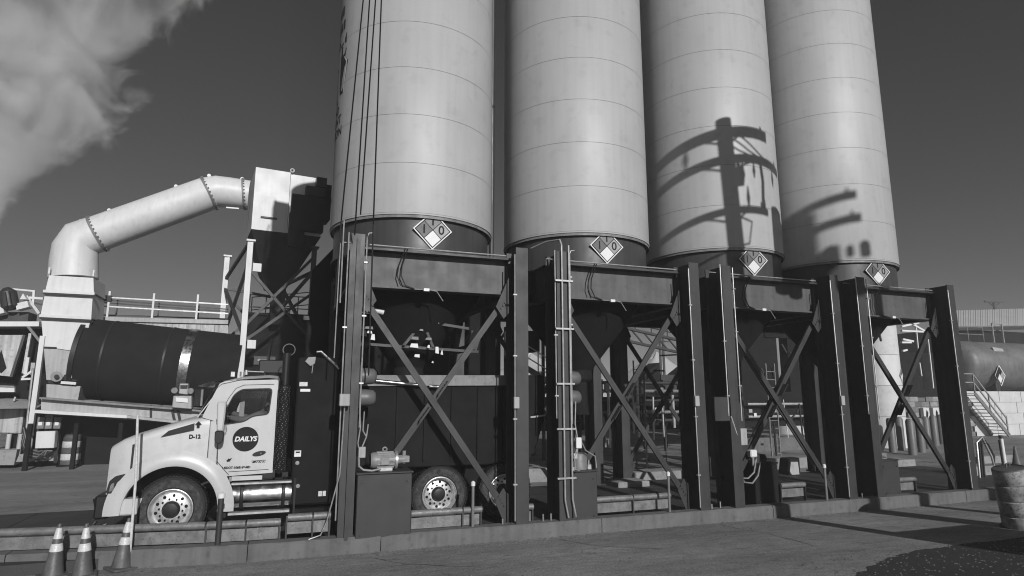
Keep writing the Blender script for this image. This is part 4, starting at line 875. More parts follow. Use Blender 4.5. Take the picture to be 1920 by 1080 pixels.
dp = bbox_(.33, .85, -.03, -.005, 9.3, 10.15).build('access_door', 'offwhite', t); bbox_(.3, .9, -.06, -.02, 9.24, 9.3).build('door_sill', 'black', dp)
m = MB(); top = [BL(0, 0, zb), BL(2.62, 0, zb), BL(2.62, 2.2, zb), BL(0, 2.2, zb)]; md = [BL(.75, .9, 6.6), BL(1.5, .9, 6.6), BL(1.5, 1.4, 6.6), BL(.75, 1.4, 6.6)]
m.add(top + md, [(0, 1, 2, 3), (7, 6, 5, 4)] + [(i, i + 4, (i + 1) % 4 + 4, (i + 1) % 4) for i in range(4)]); m.build('hopper', 'matte', t)
bbox_(1.0, 1.35, .9, 1.3, 5.2, 6.7).build('outlet_pipe', 'matte', t)
MB().lathe([(.05, -.03), (.09, 0), (.05, .03), (.04, 0), (.05, -.03)], BL(1.36, 0, zt + .1), 'y', 14).build('lifting_eye', 'offwhite', t)
m = bbox_(2.64, 3.0, .3, 1.2, 9.6, 11.1); m.build('side_box', 'matte', t)
MB().tube([BL(2.9, .5, 10.7), BL(3.1, .5, 10.45), BL(3.25, .5, 10.4)], .07, 10).build('air_pipe', 'offwhite', t)
for u, v, nm in ((.02, .05, 'offwhite'), (2.4, .05, 'steel'), (-.6, 3.4, 'offwhite'), (1.75, 3.4, 'steel')):  # right legs coloured dark for the silo's shadow on them
    MB().bar(BL(u, v, 0), BL(u, v, 8.3), .2, .2).build('leg', nm, t); g = bbox_(u - .16, u + .16, v - .16, v + .16, 8.25, 8.32); g.build('leg_cap', nm, t)
for a, b in (((.02, .05, 7.2), (2.4, .05, 4.6)), ((2.4, .05, 7.9), (.02, .05, 5.0)), ((.02, .05, 4.4), (2.4, .05, 6.4)), ((-.6, 3.4, 4.5), (.02, .05, 7.5)), ((-.6, 3.4, 6.9), (.02, .1, 4.6)), ((-.6, 3.4, 7.3), (.02, .1, 8.3)), ((-.6, 3.4, 6.9), (1.75, 3.4, 6.6)), ((-.6, 3.4, 6.7), (1.75, 3.4, 4.3)), ((1.75, 3.4, 7.0), (2.4, .05, 4.6)), ((-.6, 3.4, 4.5), (1.75, 3.4, 7.0)), ((1.2, .9, 5.6), (2.4, .05, 7.3)), ((1.75, 3.4, 7.2), (2.4, .05, 7.3))):
    MB().bar(BL(*a), BL(*b), .11, .11).build('brace', 'steel', t)
for u, w in ((.16, 7.3), (.16, 4.35)): bbox_(u, u + .3, -.02, .1, w - .2, w + .12).build('gusset', 'offwhite', t)

M['ring'] = mat('worn ring steel', .4, .27, 1.0, var=.1, scale=5)
# black rotary drum on its long base
t = thing('rotary_drum', 'huge soot black drum lying on a long base, one bright steel ring round it', 'drum', (-4.444, 26, 3.217))
ca, cb = Vector((-6.788, 26, 3.72)), Vector((-1.346, 26, 3.255)); ax = (cb - ca).normalized()
MB().cyl(ca, ca.lerp(cb, .93), 1.43, n=72).build('shell', 'matte', t, angle=40)
q = Vector((-3.488, 26, 3.428)); q = ca + ax * (q - ca).dot(ax)
MB().cyl(q - ax * .15, q + ax * .15, 1.465, n=96).build('riding_ring', 'ring', t, angle=40)
for k, u in enumerate((.7, 2.6, 6.0)): MB().cyl(ca + ax * u, ca + ax * (u + .06), 1.45, n=72).build('weld_band', 'black', t, angle=40)
MB().cyl(ca - ax * .15, ca, 1.5, n=72).build('end_seal', 'black', t, angle=40)
t = thing('machine_base', 'long pale steel base beam under the black drum', 'base', (-5.689, 24.6, 1.902))
ext(MB(), [(-7.559, 24.5, 2.314), (-7.519, 24.5, 1.953), (-3.3, 24.5, 1.483), (-2.364, 24.5, 1.377), (-2.399, 24.5, 1.84)], .3).build('beam', 'pale', t)
MB().bar((-7.628, 24.4, 1.905), (-5, 24.4, 1.705), .3, .1).build('lower_flange', 'offwhite', t); MB().bar((-5, 24.4, 1.705), (-2.353, 24.4, 1.363), .3, .08).build('lower_flange', 'pale', t)
MB().bar((-7.53, 24.4, 2.331), (-2.389, 24.4, 1.843), .3, .06).build('upper_flange', 'mid', t)
for a, b in (((-4.359, 24.45, 2.074), (-4.319, 24.45, 1.625)), ((-3.717, 24.45, 1.998), (-3.575, 24.45, 1.489)), ((-3.533, 24.45, 1.979), (-3.409, 24.45, 1.486))): MB().bar(a, b, .06, .08).build('stiffener', 'black', t)
MB().box(-8.9, 0.8, 26.2, 27.6, 0, 1.9).build('under_shade_box', 'matte', t)  # black box filling the shaded void under the beam
for u in range(7): MB().box(-7.9 + 1.3 * u, -7.78 + 1.3 * u, 24.7, 24.85, 0, 1.5).build('leg', 'matte', t)
t = thing('outlet_box', 'pale box with motor and pump on top under the tapered hood', 'box', (-7.012, 24.8, 2.347))
ext(MB(), [(-7.555, 24.8, 2.786), (-7.505, 24.8, 2.33), (-6.608, 24.8, 2.258), (-6.579, 24.8, 2.721)], 1.4).build('casing', 'pale', t)
MB().cyl((-7.327, 24.9, 3.038), (-7.239, 24.6, 3.031), .17, n=20).build('motor', 'cast', t); MB().cyl((-7.239, 24.6, 3.031), (-7.209, 24.5, 3.028), .07, n=12).build('shaft', 'black', t)
ext(MB(), [(-7.103, 24.8, 2.913), (-7.092, 24.8, 3.091), (-6.976, 24.8, 3.146), (-6.85, 24.8, 3.112), (-6.739, 24.8, 3.078), (-6.705, 24.8, 2.899)], .5).build('pump', 'black', t)
MB().box((-6.891, 24.7, 3.037)[0] - .05, (-6.891, 24.7, 3.037)[0] + .05, 24.7, 24.78, (-6.891, 24.7, 3.037)[2] - .05, (-6.891, 24.7, 3.037)[2] + .05).build('gauge', 'pwhite', t)
ext(MB(), [(-7.526, 24.8, 2.927), (-7.513, 24.8, 2.804), (-7.135, 24.8, 2.789), (-7.149, 24.8, 2.913)], .5).build('bracket', 'black', t); MB().bar((-7.112, 24.7, 2.84), (-6.684, 24.7, 2.808), .1, .09).build('tray', 'offwhite', t)
t = thing('control_unit', 'small pale control unit with a label plate in front of the black drum', 'control unit', (-3.354, 24, 1.986))
ext(MB(), [(-3.648, 24, 2.006), (-3.633, 24, 2.4), (-3.077, 24, 2.4), (-3.04, 24, 1.948)], .5).build('housing', 'pale', t, bevel=.02)
ext(MB(), [(-3.477, 24, 2.472), (-3.473, 24, 2.816), (-3.21, 24, 2.818), (-3.195, 24, 2.436)], .35).build('head', 'pale', t, bevel=.02)
ext(MB(), [(-3.528, 23.95, 2.203), (-3.54, 23.95, 2.346), (-3.178, 23.95, 2.31), (-3.166, 23.95, 2.165)], .03).build('label_plate', 'pwhite', t)
ext(MB(), [(-3.435, 23.95, 2.653), (-3.445, 23.95, 2.761), (-3.215, 23.95, 2.762), (-3.223, 23.95, 2.653)], .03).build('display', 'black', t)
for a in ((-3.616, 24, 2.58), (-3.123, 24, 2.563)): MB().cyl(a, (a[0], a[1] + .2, a[2]), .1, n=14).build('knob', 'mid', t)
t = thing('vibration_motor', 'dark ribbed motor beside the pale control unit', 'motor', (-2.873, 24.2, 2.253))
for k in range(6): MB().cyl(((-2.981, 24.2, 2.345)[0] + .04 * k, 24.2, 2.05), ((-2.981, 24.2, 2.345)[0] + .04 * k, 24.2, 2.62), .05, n=10).build('cooling_rib', 'cast' if k == 5 else 'black', t)

# elevated walkway with stained skirting
t = thing('walkway', 'raised walkway with rust streaked panel and pale handrails behind the drum', 'walkway', (-4.759, 27, 4.89))
n = 9; A_, B_ = Vector((-6.853, 27, 5.22)), Vector((-2.366, 27, 5.277)); A2, B2 = Vector((-6.834, 27, 5.038)), Vector((-2.317, 27, 4.613))
for k in range(n):
    a, b, c, d = A_.lerp(B_, k / n), A_.lerp(B_, (k + .985) / n), A2.lerp(B2, (k + .985) / n), A2.lerp(B2, k / n)
    a2 = a - Vector((0, 0, .0)); ext(MB(), [a, b, c, d], .05).build('skirt_panel', 'rusty', t)
MB().bar((-6.844, 26.95, 5.255), (-2.364, 26.95, 5.315), .1, .16).build('edge_beam', 'pale', t)
for a, b, m_ in (((-7.08, 27, 6.106), (-2.421, 27, 6.034), 'galv'), ((-7.045, 27, 5.76), (-2.394, 27, 5.666), 'galv'), ((-8.387, 28.2, 6.216), (-2.514, 28.2, 5.992), 'steel'), ((-7.373, 28.2, 6.058), (-2.507, 28.2, 5.901), 'steel'), ((-7.322, 28.2, 5.55), (-2.484, 28.2, 5.585), 'steel')):
    MB().bar(a, b, .05, .05).build('hand_rail', m_, t)
for px_ in ((-6.572, 27, 5.191), (-5.077, 27, 5.19), (-3.539, 27, 5.231)): MB().bar(px_, (px_[0], px_[1], px_[2] + 1.15), .07, .07).build('post', 'offwhite', t)
for px_ in ((-6.561, 28.2, 5.584), (-5.096, 28.2, 5.562), (-3.631, 28.2, 5.537)): MB().bar(px_, (px_[0], px_[1], px_[2] + .6), .05, .05).build('post', 'steel', t)
MB().box((-6.639, 27, 6.048)[0] - .15, (-6.639, 27, 6.048)[0] + .15, 26.9, 27.1, (-6.639, 27, 6.048)[2] - .1, (-6.639, 27, 6.048)[2] + .12).build('floodlight', 'black', t)

# screen and feeder tower at the left edge
t = thing('screen_tower', 'cluttered screening tower with stained chute panel at the left edge', 'tower', (-8.522, 26, 1.713))
ext(MB(), [(-10.619, 26.6, 4.791), (-8.475, 26.6, 4.873), (-8.289, 26.6, 3.191), (-7.097, 26.6, 2.974), (-7.031, 26.6, 2.343), (-8.365, 26.6, 1.325), (-10.193, 26.6, 1.356)], 1.0).build('dark_casing', 'matte', t)
ext(MB(), [(-10.561, 26.3, 5.264), (-8.817, 26.3, 5.345), (-8.812, 26.3, 5.019), (-10.522, 26.3, 4.949)], .8).build('gearbox_base', 'steel', t)
MB().bar((-10.388, 26, 4.81), (-8.324, 26, 4.892), .3, .17).build('top_beam', 'offwhite', t)
ext(MB(), [(-10.048, 26, 4.456), (-8.749, 26, 4.499), (-8.95, 26, 3.053), (-9.889, 26, 3.151)], .2).build('chute_panel', 'rusty', t); MB().bar((-8.732, 25.95, 4.495), (-8.946, 25.95, 3.034), .08, .06).build('chute_edge', 'steel', t)
ext(MB(), [(-9.354, 25.98, 3.979), (-9.128, 25.98, 3.342), (-9.257, 25.98, 3.158), (-9.429, 25.98, 3.338)], .01).build('chute_opening', 'matte', t)
m = MB(); m.tube([(-9.477, 26, 6.126), (-9.413, 26, 5.978), (-9.262, 26, 5.475), (-9.234, 26, 5.363)], [.1, .26, .26, .12], 20); m.build('drive_housing', 'steel', t)
for a, b in (((-9.373, 25.72, 5.936), (-9.256, 25.72, 5.456)), ((-9.271, 25.72, 5.979), (-9.139, 25.72, 5.499))): MB().bar(a, b, .1, .03).build('louvre', 'black', t)
ext(MB(), [(-9.102, 25.9, 5.582), (-8.774, 25.9, 5.694), (-8.704, 25.9, 5.488), (-9.046, 25.9, 5.359)], .4).build('pale_box', 'offwhite', t); ext(MB(), [(-8.997, 25.9, 5.739), (-8.928, 25.9, 5.952), (-8.796, 25.9, 5.75)], .4).build('cap', 'offwhite', t); ext(MB(), [(-9.644, 25.9, 5.386), (-9.455, 25.9, 5.452), (-9.385, 25.9, 5.249), (-9.618, 25.9, 5.164)], .4).build('pale_box', 'offwhite', t)
for a, b, w, m_ in (((-9.345, 26.2, 6.128), (-8.679, 26.2, 6.09), .06, 'offwhite'), ((-8.826, 26.2, 5.85), (-8.411, 26.2, 5.834), .08, 'offwhite'), ((-8.712, 26.2, 6.108), (-8.686, 26.2, 5.588), .07, 'offwhite'), ((-8.911, 26.2, 5.903), (-8.462, 26.2, 5.291), .09, 'galv'), ((-8.793, 26.2, 5.698), (-8.369, 26.2, 5.604), .06, 'steel'), ((-8.696, 25.9, 4.866), (-8.186, 25.9, 4.208), .08, 'mid'), ((-8.552, 25.9, 4.553), (-8.594, 25.9, 3.164), .08, 'galv'), ((-8.519, 25.9, 3.716), (-8.529, 25.9, 3.128), .1, 'offwhite'), ((-8.575, 25.8, 3.015), (-8.325, 25.8, 3.237), .07, 'offwhite'), ((-8.599, 25.8, 2.96), (-8.296, 25.8, 2.981), .07, 'offwhite'), ((-9.507, 25.9, 2.739), (-8.8, 25.9, 2.707), .06, 'mid'), ((-8.759, 25.9, 2.22), (-8.73, 25.9, 2.364), .05, 'galv')):
    MB().bar(a, b, w, w).build('bracing_bar', m_, t)
ext(MB(), [(-9.505, 25.9, 2.721), (-8.802, 25.9, 2.725), (-8.779, 25.9, 2.526), (-9.481, 25.9, 2.525)], .1).build('pale_beam', 'offwhite', t)
ext(MB(), [(-8.379, 25.8, 3.309), (-8.389, 25.8, 3.529), (-8.266, 25.8, 3.532), (-8.267, 25.8, 3.128), (-8.389, 25.8, 3.126)], .2).build('platform', 'pale', t)
t = thing('lean_post', 'slim pale post leaning in front of the screening tower', 'post', (-7.897, 25, 1.184)); MB().bar((-7.886, 25, 1.08), (-7.884, 25, 4.4), .14, .16).build('post', 'offwhite', t)
MB().tube([(-8.114, 25.2, 3.325), (-8.093, 25.2, 2.083), (-8.073, 25.2, 1.384), (-7.961, 25.2, 1.174)], .035, 8).build('conduit', 'galv', t)
t = thing('concrete_block', 'large pale concrete block on pipe stubs at the left edge', 'block', (-8.758, 26, 1.146)); ext(MB(), [(-10.037, 26, 1.976), (-8.475, 26, 1.965), (-8.47, 26, 1.122), (-9.939, 26, 1.187)], 1.3).build('block', 'rusty', t, bevel=.03)
m = MB(); m.lathe([(0, .35), (.5, .3), (1.1, .1), (1.5, 0)], (-9.138, 26.6, 1.977), n=24); m.build('dust_heap', 'pale', t)
for k in range(4): a = Vector((-9.063, 25.9, 1.122)) + Vector((.31 * k, 0, 0)); MB().cyl(a - Vector((0, 0, .75)), a, .07, n=12).build('stub', 'rusty', t)
ext(MB(), [(-9.718, 25.6, 0.658), (-8.383, 25.6, 0.62), (-8.414, 25.6, 0.119), (-9.657, 25.6, 0.165)], 1.6).build('footing', 'block', t)
t = thing('electric_cabinet', 'white electric cabinet with three meters above and looped black cables below', 'electric cabinet', (-7.377, 25, 0.347))
ext(MB(), [(-7.727, 25, 1.232), (-7.192, 25, 1.239), (-7.177, 25, 0.684), (-7.709, 25, 0.682)], .3).build('door', 'offwhite', t, bevel=.015)
for x0 in (70, 86, 103): pass
for a in ((-7.639, 25, 1.508), (-7.415, 25, 1.504), (-7.175, 25, 1.501)):
    o = MB().box(a[0] - .1, a[0] + .1, 25, 25.15, a[2] - .19, a[2] + .19).build('meter_box', 'mid', t, bevel=.01); MB().box(a[0] - .055, a[0] + .055, 24.97, 24.998, a[2] - .08, a[2] + .03).build('meter_face', 'pwhite', o)
MB().bar((-7.711, 25.4, 0.235), (-7.867, 25.4, 1.636), .1, .1).build('frame_post', 'steel', t); MB().bar((-7.193, 25.4, 0.164), (-7.259, 25.4, 1.629), .1, .1).build('frame_post', 'black', t)
for k in range(9):
    rr = random.Random(k); p0, p1, p2 = Vector((-8.193, 25.3, 0.862)), Vector((-7.675, 25.2, 0.476)), Vector((-7.264, 25.2, 0.532)); dz = .06 * k
    MB().tube([p0 + Vector((0, 0, .5 - dz)), p0.lerp(p1, .4) - Vector((0, 0, .02 + dz * .6)), p1 - Vector((0, 0, dz * .5 - .1)), p1.lerp(p2, .5) + Vector((0, 0, -.12 + rr.random() * .25)), p2 + Vector((-.05 * k, 0, .2 - rr.random() * .2))], .022, 6).build('cable', 'steel' if k % 3 else 'mid', t)
ext(MB(), [(-8.338, 25.7, 0.454), (-7.289, 25.7, 0.527), (-7.255, 25.7, 0.208), (-8.4, 25.7, 0.213)], 1.2).build('footing', 'block', t)
o = ext(MB(), [(-7.08, 27.5, 0.183), (-5.599, 27.5, 0.292), (-5.573, 27.5, 0.018), (-7.056, 27.5, -0.046)], 2).build('low_bank', 'block'); tag(o, 'low pale bank of packed dirt behind the truck hood', 'dirt bank')

# dark equipment house and bucket elevator behind the first silo
t = thing('equipment_house', 'black plant building behind the truck with thin railings along its roof', 'building', (0, 26.6, 0))
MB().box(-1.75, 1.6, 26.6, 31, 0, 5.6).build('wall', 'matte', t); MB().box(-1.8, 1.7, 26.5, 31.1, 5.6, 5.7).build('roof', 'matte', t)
rail(t, (-1.75, 29, 5.7), (1.6, 29, 5.7), 5, 1.1, 'steel'); rail(t, (-1.75, 30.5, 5.7), (1.6, 30.5, 6.2), 4, 1.2, 'steel')
MB().box(-1.3, -.5, 26.5, 26.59, 3.62, 3.95).build('name_plate', 'steel', t); MB().box(-1.15, -.75, 26.46, 26.49, 3.75, 3.83).build('plate_text', 'pale', t)
MB().cyl((.98, 26.5, 4.7), (.98, 26.5, 4.95), .04, n=8).build('lamp', 'galv', t)
t = thing('bucket_elevator', 'dark slanted casing rising left of the first silo frame', 'elevator', (.9, 15.8, 0))
ext(MB(), [(.32, 15.6, 0), (.42, 15.6, 5.45), (.9, 15.6, 6.05), (1.6, 15.6, 6.15), (1.6, 15.6, 0)], 1.2).build('casing', 'matte', t)
MB().box(.28, .42, 15.5, 15.6, 4.2, 4.3).build('bracket', 'steel', t)

# dark plant building and pipework seen between the frames
t = thing('mixing_tower', 'black mixing building filling the view behind the first frame', 'building', (5, 24, 0))
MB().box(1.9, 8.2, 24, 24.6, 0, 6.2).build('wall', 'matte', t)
for k in range(9): MB().bar((2.0 + .72 * k, 23.8, 4.2), (2.6 + .72 * k, 23.8, 6.0 if k % 2 else 5.0), .1, .1).build('truss_bar', 'steel', t)
MB().tube([(5.55, 17.0, 2.2), (5.55, 17.0, 3.6), (5.62, 17.0, 4.05), (5.75, 17.0, 4.4)], [.08, .08, .07, .02], 14).build('white_pipe', 'pwhite', t); MB().cyl((5.55, 17, 3.2), (5.55, 17, 3.24), .09, n=14).build('pipe_collar', 'black', t)
rn = random.Random(5)
for k in range(22):
    x = rn.uniform(2.1, 5.4); z = rn.uniform(4.0, 5.6) + (x - 2) * .05; w, h = rn.uniform(.06, .34), rn.uniform(.05, .22)
    MB().prism([(x, z), (x + w, z - .03), (x + w + rn.uniform(-.06, .06), z + h), (x + rn.uniform(-.04, .05), z + h)], 22.8, 22.86).build('bright_gap_bit', 'pwhite' if k % 3 else 'mid', t)  # pale pieces standing in for bright patches glimpsed between the bars
MB().tube([(1.75, 20.5, 5.35), (2.3, 20.5, 5.3), (2.55, 20.5, 5.25)], [.03, .1, .12], 12).build('duct_end', 'offwhite', t)
t = thing('plant_deck', 'dark stepped machinery deck with stairs and railings behind the gap of first and second frame', 'machinery', (8.9, 22, 0))
MB().box(7.9, 9.6, 22, 23, 2.0, 2.3).build('deck', 'steel', t); MB().box(8.35, 9.2, 22.2, 23, 4.1, 4.9).build('hopper_box', 'matte', t)
rail(t, (7.7, 22, 3.9), (9.5, 22, 2.9), 4, .9, 'offwhite'); MB().bar((7.7, 21.9, 3.9), (9.5, 21.9, 2.9), .1, .2).build('stair_stringer', 'mid', t)
rail(t, (7.9, 22, 2.3), (9.6, 22, 2.3), 4, 1.0, 'galv')
for x in (7.75, 8.3, 9.3): MB().bar((x, 22.1, 0), (x, 22.1, 5.0), .1, .1).build('post', 'steel', t)
t = thing('pipe_rack', 'dark pump and pipe rack with white risers behind the second frame', 'pipe rack', (12, 23, 0))
MB().box(9.4, 18.2, 24.2, 24.8, .95, 2.35).build('dark_back', 'matte', t)
for z, m_ in ((2.95, 'steel'), (2.6, 'mid'), (2.2, 'steel'), (1.7, 'mid'), (1.35, 'steel')): MB().cyl((9.4, 23.4, z), (18.2, 23.4, z), .07, n=12).build('pipe', m_, t)
for k in range(9): MB().bar((9.6 + 1.05 * k, 23.9, 0), (9.6 + 1.05 * k, 23.9, 3.1), .12, .12).build('rack_post', 'steel', t)
for x, z0, z1, r in ((9.9, 1.0, 3.0, .05), (10.5, 1.4, 2.9, .05), (12.6, .6, 2.9, .06), (14.0, .7, 3.4, .06), (14.35, 1.6, 3.0, .04), (16.4, .8, 3.1, .06), (17.4, 1.0, 2.4, .04)): MB().cyl((x, 23.0, z0), (x, 23.0, z1), r, n=10).build('riser', 'pwhite', t)
for k in range(14):
    x = rn.uniform(9.6, 17.8); z = rn.uniform(.9, 2.7); MB().box(x, x + rn.uniform(.1, .3), 22.9, 23.05, z, z + rn.uniform(.08, .35)).build('valve_box', rn.choice(['pale', 'pwhite', 'mid']), t)
for k in range(4): MB().tube([(13.2 + .16 * k, 22.9, 1.5), (13.15 + .2 * k, 22.9, 1.2), (13.25 + .12 * k, 22.9, .8 + .1 * (k % 2))], .022, 6).build('hose', 'mid' if k % 2 else 'galv', t)
for k in range(16):
    x = 9.8 + .52 * k + rn.uniform(-.1, .1); MB().cyl((x, 22.6, rn.uniform(.3, 1.2)), (x + rn.uniform(-.05, .05), 22.6, rn.uniform(1.6, 3.0)), rn.choice([.025, .04, .06]), n=8).build('riser', rn.choice(['steel', 'black', 'pale', 'galv', 'pwhite']), t)
MB().lathe([(0, .2), (.2, .16), (.24, 0), (.24, -.3), (0, -.3)], (17.6, 22.9, 3.0), n=16).build('pump_head', 'pale', t)
for x in (10.2, 10.2): pass
for z in (1.55, 2.25): MB().lathe([(0, .3), (.16, .28), (.22, .15), (.22, -.1), (0, -.1)], (9.95, 22.5, z), 'x', 20).build('round_end', 'cast', t)
t = thing('inclined_conveyor', 'dark inclined conveyor with railing crossing the sky behind the second frame', 'conveyor', (19, 32, 6))
a, b = Vector((18.355, 32, 6.463)), Vector((28.449, 32, 4.774))
for off in (0, .75): MB().bar(a - Vector((0, 0, off)), b - Vector((0, 0, off)), .25, .14).build('chord', 'steel', t)
for k in range(12): MB().bar(a.lerp(b, k / 12), a.lerp(b, (k + 1) / 12) - Vector((0, 0, .75)), .08, .08).build('web_bar', 'steel', t)
rail(t, a, b, 9, .75, 'steel', .035)
for k in range(3): p = a.lerp(b, .45 + .25 * k); MB().bar(p, (p.x, p.y, 0), .3, .3).build('trestle', 'steel', t)
t = thing('pile_hopper', 'dark bins in front of the bright sand pile', 'bins', (26.943, 40, 4.068)); 
for k in range(4): a = Vector((24.987, 40, 3.966)) + Vector((1.45 * k, 0, 0)); ext(MB(), [a, a + Vector((0, 0, -1.6)), a + Vector((1.35, 0, -1.6)), a + Vector((1.35, 0, 0 if k % 2 else .9))], 1.5).build('bin', 'steel' if k % 2 else 'matte', t)
MB().box((23.653, 40, 2.284)[0], (28.75, 40, 2.28)[0], 39.5, 42, .0, 2.6).build('base_wall', 'matte', t)
# sand piles, far fence, far poles
def pile(cx, cy, r, h, name, lab, seed):
    rr = random.Random(seed); m = MB(); rows = []
    for j in range(9):
        q = j / 8; rows.append([(cx + (r * (1 - q) * (1 + .12 * math.sin(3 * a + seed) + .05 * rr.random())) * math.cos(a), cy + r * (1 - q) * math.sin(a), h * (q ** .9) * (1 + .04 * rr.random()) - .1) for a in [2 * math.pi * k / 36 for k in range(36)]])
        rows[-1].append(rows[-1][0])
    m.grid(rows); return m.build(name, 'sand')
tag(pile(49, 75, 11, 8.4, 'sand_pile', '', 1), 'bright sand pile seen between second and third frames', 'sand pile', 'stockpiles far behind', 'stuff')
tag(pile(70, 80, 24, 9.5, 'sand_pile', '', 2), 'broad bright stockpile behind the dark bins', 'sand pile', 'stockpiles far behind', 'stuff')
tag(pile(31, 78, 14, 8.0, 'sand_pile', '', 3), 'pale stockpile behind the stepped machinery deck', 'sand pile', 'stockpiles far behind', 'stuff')
t = thing('picket_fence', 'row of thin pickets on the crest of the far stockpile', 'fence', (64, 72, 8.2))
fm = MB()
for k in range(26): fm.bar((59 + .42 * k, 72, 7.6), (59 + .42 * k, 72, 9.3), .1, .1)
fm.build('pickets', 'mid', t, kind='stuff')
for k, px_ in enumerate(((39.675, 60, 8.509), (40.101, 60, 8.522))):
    t = thing('far_pole', ('left', 'right')[k] + ' of two far utility poles above the conveyor', 'utility pole', (px_[0], 60, 0), 'far utility poles'); MB().cyl((px_[0], 60, 0), (px_[0], 60, px_[2] + .4), .15, n=8).build('pole', 'wood', t); MB().bar((px_[0] - .8, 60, px_[2]), (px_[0] + .8, 60, px_[2]), .12, .12).build('crossarm', 'wood', t)
# dark building behind the third frame with a bright tank glimpsed through the gap
t = thing('batch_building', 'black batching building behind the third frame', 'building', (22, 25, 0))
MB().box((17.973, 25, 2.4)[0], (23.507, 25, 2.4)[0], 25, 25.5, .9, 6.5).build('wall', 'matte', t); MB().box((24.227, 25, 2.4)[0], (28.417, 25, 2.4)[0], 25, 25.6, .9, 7).build('wall', 'matte', t)
MB().box((23.507, 25, 2.4)[0], (24.227, 25, 2.4)[0], 25, 25.6, .9, 2.6).build('wall', 'matte', t); MB().box((22.731, 25, 2.4)[0], (24.784, 25, 2.4)[0], 24.9, 25.1, (24.031, 25, 5.334)[2], (24.15, 25, 6.563)[2]).build('lintel', 'matte', t)
for z in (2.0, 1.4): MB().cyl(((21.07, 24.6, 2.4)[0], 24.6, z), ((26.499, 24.6, 2.4)[0], 24.6, z), .06, n=10).build('pipe', 'pale', t)
for k in range(8): x = rn.uniform(20, 29); MB().box(x, x + .2, 24.5, 24.7, 1.0 + rn.random(), 1.3 + rn.random()).build('valve_box', 'pale', t)
c = (30.712, 32, 3.846); t = thing('narrow_tank', 'white tank glimpsed as a bright strip behind the third frame', 'tank', (c[0], 32, 0)); MB().lathe([(1.1, 0), (1.1, 8), (.6, 8.6), (0, 8.7)], (c[0], 32, 0), n=36).build('shell', 'wallwhite', t)
# concrete blocks and low walls behind the scale
for a, w, h, l in (((9.959, 15.404, 0), 1.55, .3, 'low pale block crossed by the shadow of a brace'), ((8.323, 13.968, 0), .9, .28, 'rough low block at the back of the second frame'), ((6.825, 16.541, 0), 1.1, .38, 'pale slab seen between first and second frames'), ((15.638, 16.709, 0), 2.2, .35, 'dim low block behind the third frame'), ((19.29, 15.384, 0), 1.4, .3, 'pale low block behind the rightmost frame')):
    o = MB().box(a[0] - w / 2, a[0] + w / 2, a[1], a[1] + .7, 0, h).build('concrete_block', 'block', bevel=.02); tag(o, l, 'block', 'concrete blocks behind the frames')
t = thing('retaining_wall', 'long low concrete wall behind the third frame', 'wall', (21, 21.5, 0)); 
for k in range(5): MB().box(17.2 + 1.6 * k, 18.78 + 1.6 * k, 22.0, 22.3, 0, .6).build('wall_block', 'concrete', t, bevel=.015)
t = thing('skid_pump', 'small square pale pump housing standing in the third frame', 'pump', (13.6, 14.9, 0)); ext(MB(), [(13.745, 14.6, -0.072), (13.889, 14.6, 0.594), (14.288, 14.6, 0.611), (14.282, 14.6, -0.022)], .4).build('frame', 'black', t, bevel=.03); ext(MB(), [(13.79, 14.55, 0.081), (13.891, 14.55, 0.509), (14.147, 14.55, 0.5), (14.17, 14.55, 0.139)], .04).build('panel', 'pale', t)

# right side: white storage silo, masonry, bollards, tank on wall, stairs, roof
t = thing('storage_silo', 'white upright storage silo seen through the rightmost frame', 'silo', (26.0, 22.0, 0))
c0, c1 = Vector((25.49, 21.5, 2.4)), Vector((27.674, 21.5, 2.4)); rr_ = .98; cx_ = (c0.x + c1.x) / 2 + .35
z = 0
for k in range(5): MB().lathe([(rr_, z + .01), (rr_, z + 1.43)], (cx_, 22.2, 0), n=64).build('shell_course', 'wallwhite' if k % 2 else 'offwhite', t); z += 1.44
MB().lathe([(rr_ - .01, 0), (rr_ - .01, z), (0, z + .4)], (cx_, 22.2, 0), n=64).build('inner_shell', 'mid', t)
a = R(-80); s_ = MB(); p = Vector((cx_ + rr_ * math.cos(R(-62)), 22.2 + rr_ * math.sin(R(-62)) - .02, 3.35)); tv = Vector((math.cos(R(28)), math.sin(R(28)), 0))
hs = s_.add([p - Vector((0, 0, .35)), p + tv * .3, p + Vector((0, 0, .35)), p - tv * .3], [(0, 1, 2, 3)]).build('hazard_sign', 'pwhite', t); s_ = MB(); p2 = p - Vector((0, .008, 0)) - tv * .0; s_.add([p2 - Vector((0, 0, .0)), p2 + tv * .13 + Vector((0, 0, .13)), p2 + Vector((0, 0, .28)), p2 - tv * .25, ], [(0, 1, 2, 3)]).build('sign_print', 'qdark', hs)
MB().tube([(25.78, 21, 5.69), (25.904, 21, 4.896)], .05, 8).build('drain_pipe', 'black', t)
t = thing('process_building', 'black process building with thin white pipes right of the white storage silo', 'building', (32, 26, 0))
MB().box((33.382, 26, 2.4)[0], (38.062, 26, 2.4)[0], 26, 30, 2.3, 4.9).build('upper_wall', 'matte', t)
for a, b in (((34.35, 25.5, 6.766), (34.313, 25.5, 4.898)), ((35.221, 25.5, 5.668), (35.186, 25.5, 2.826)), ((34.301, 25.5, 4.283), (34.35, 25.5, 3.52))): MB().bar(a, b, .06, .06).build('white_pipe', 'pwhite', t)
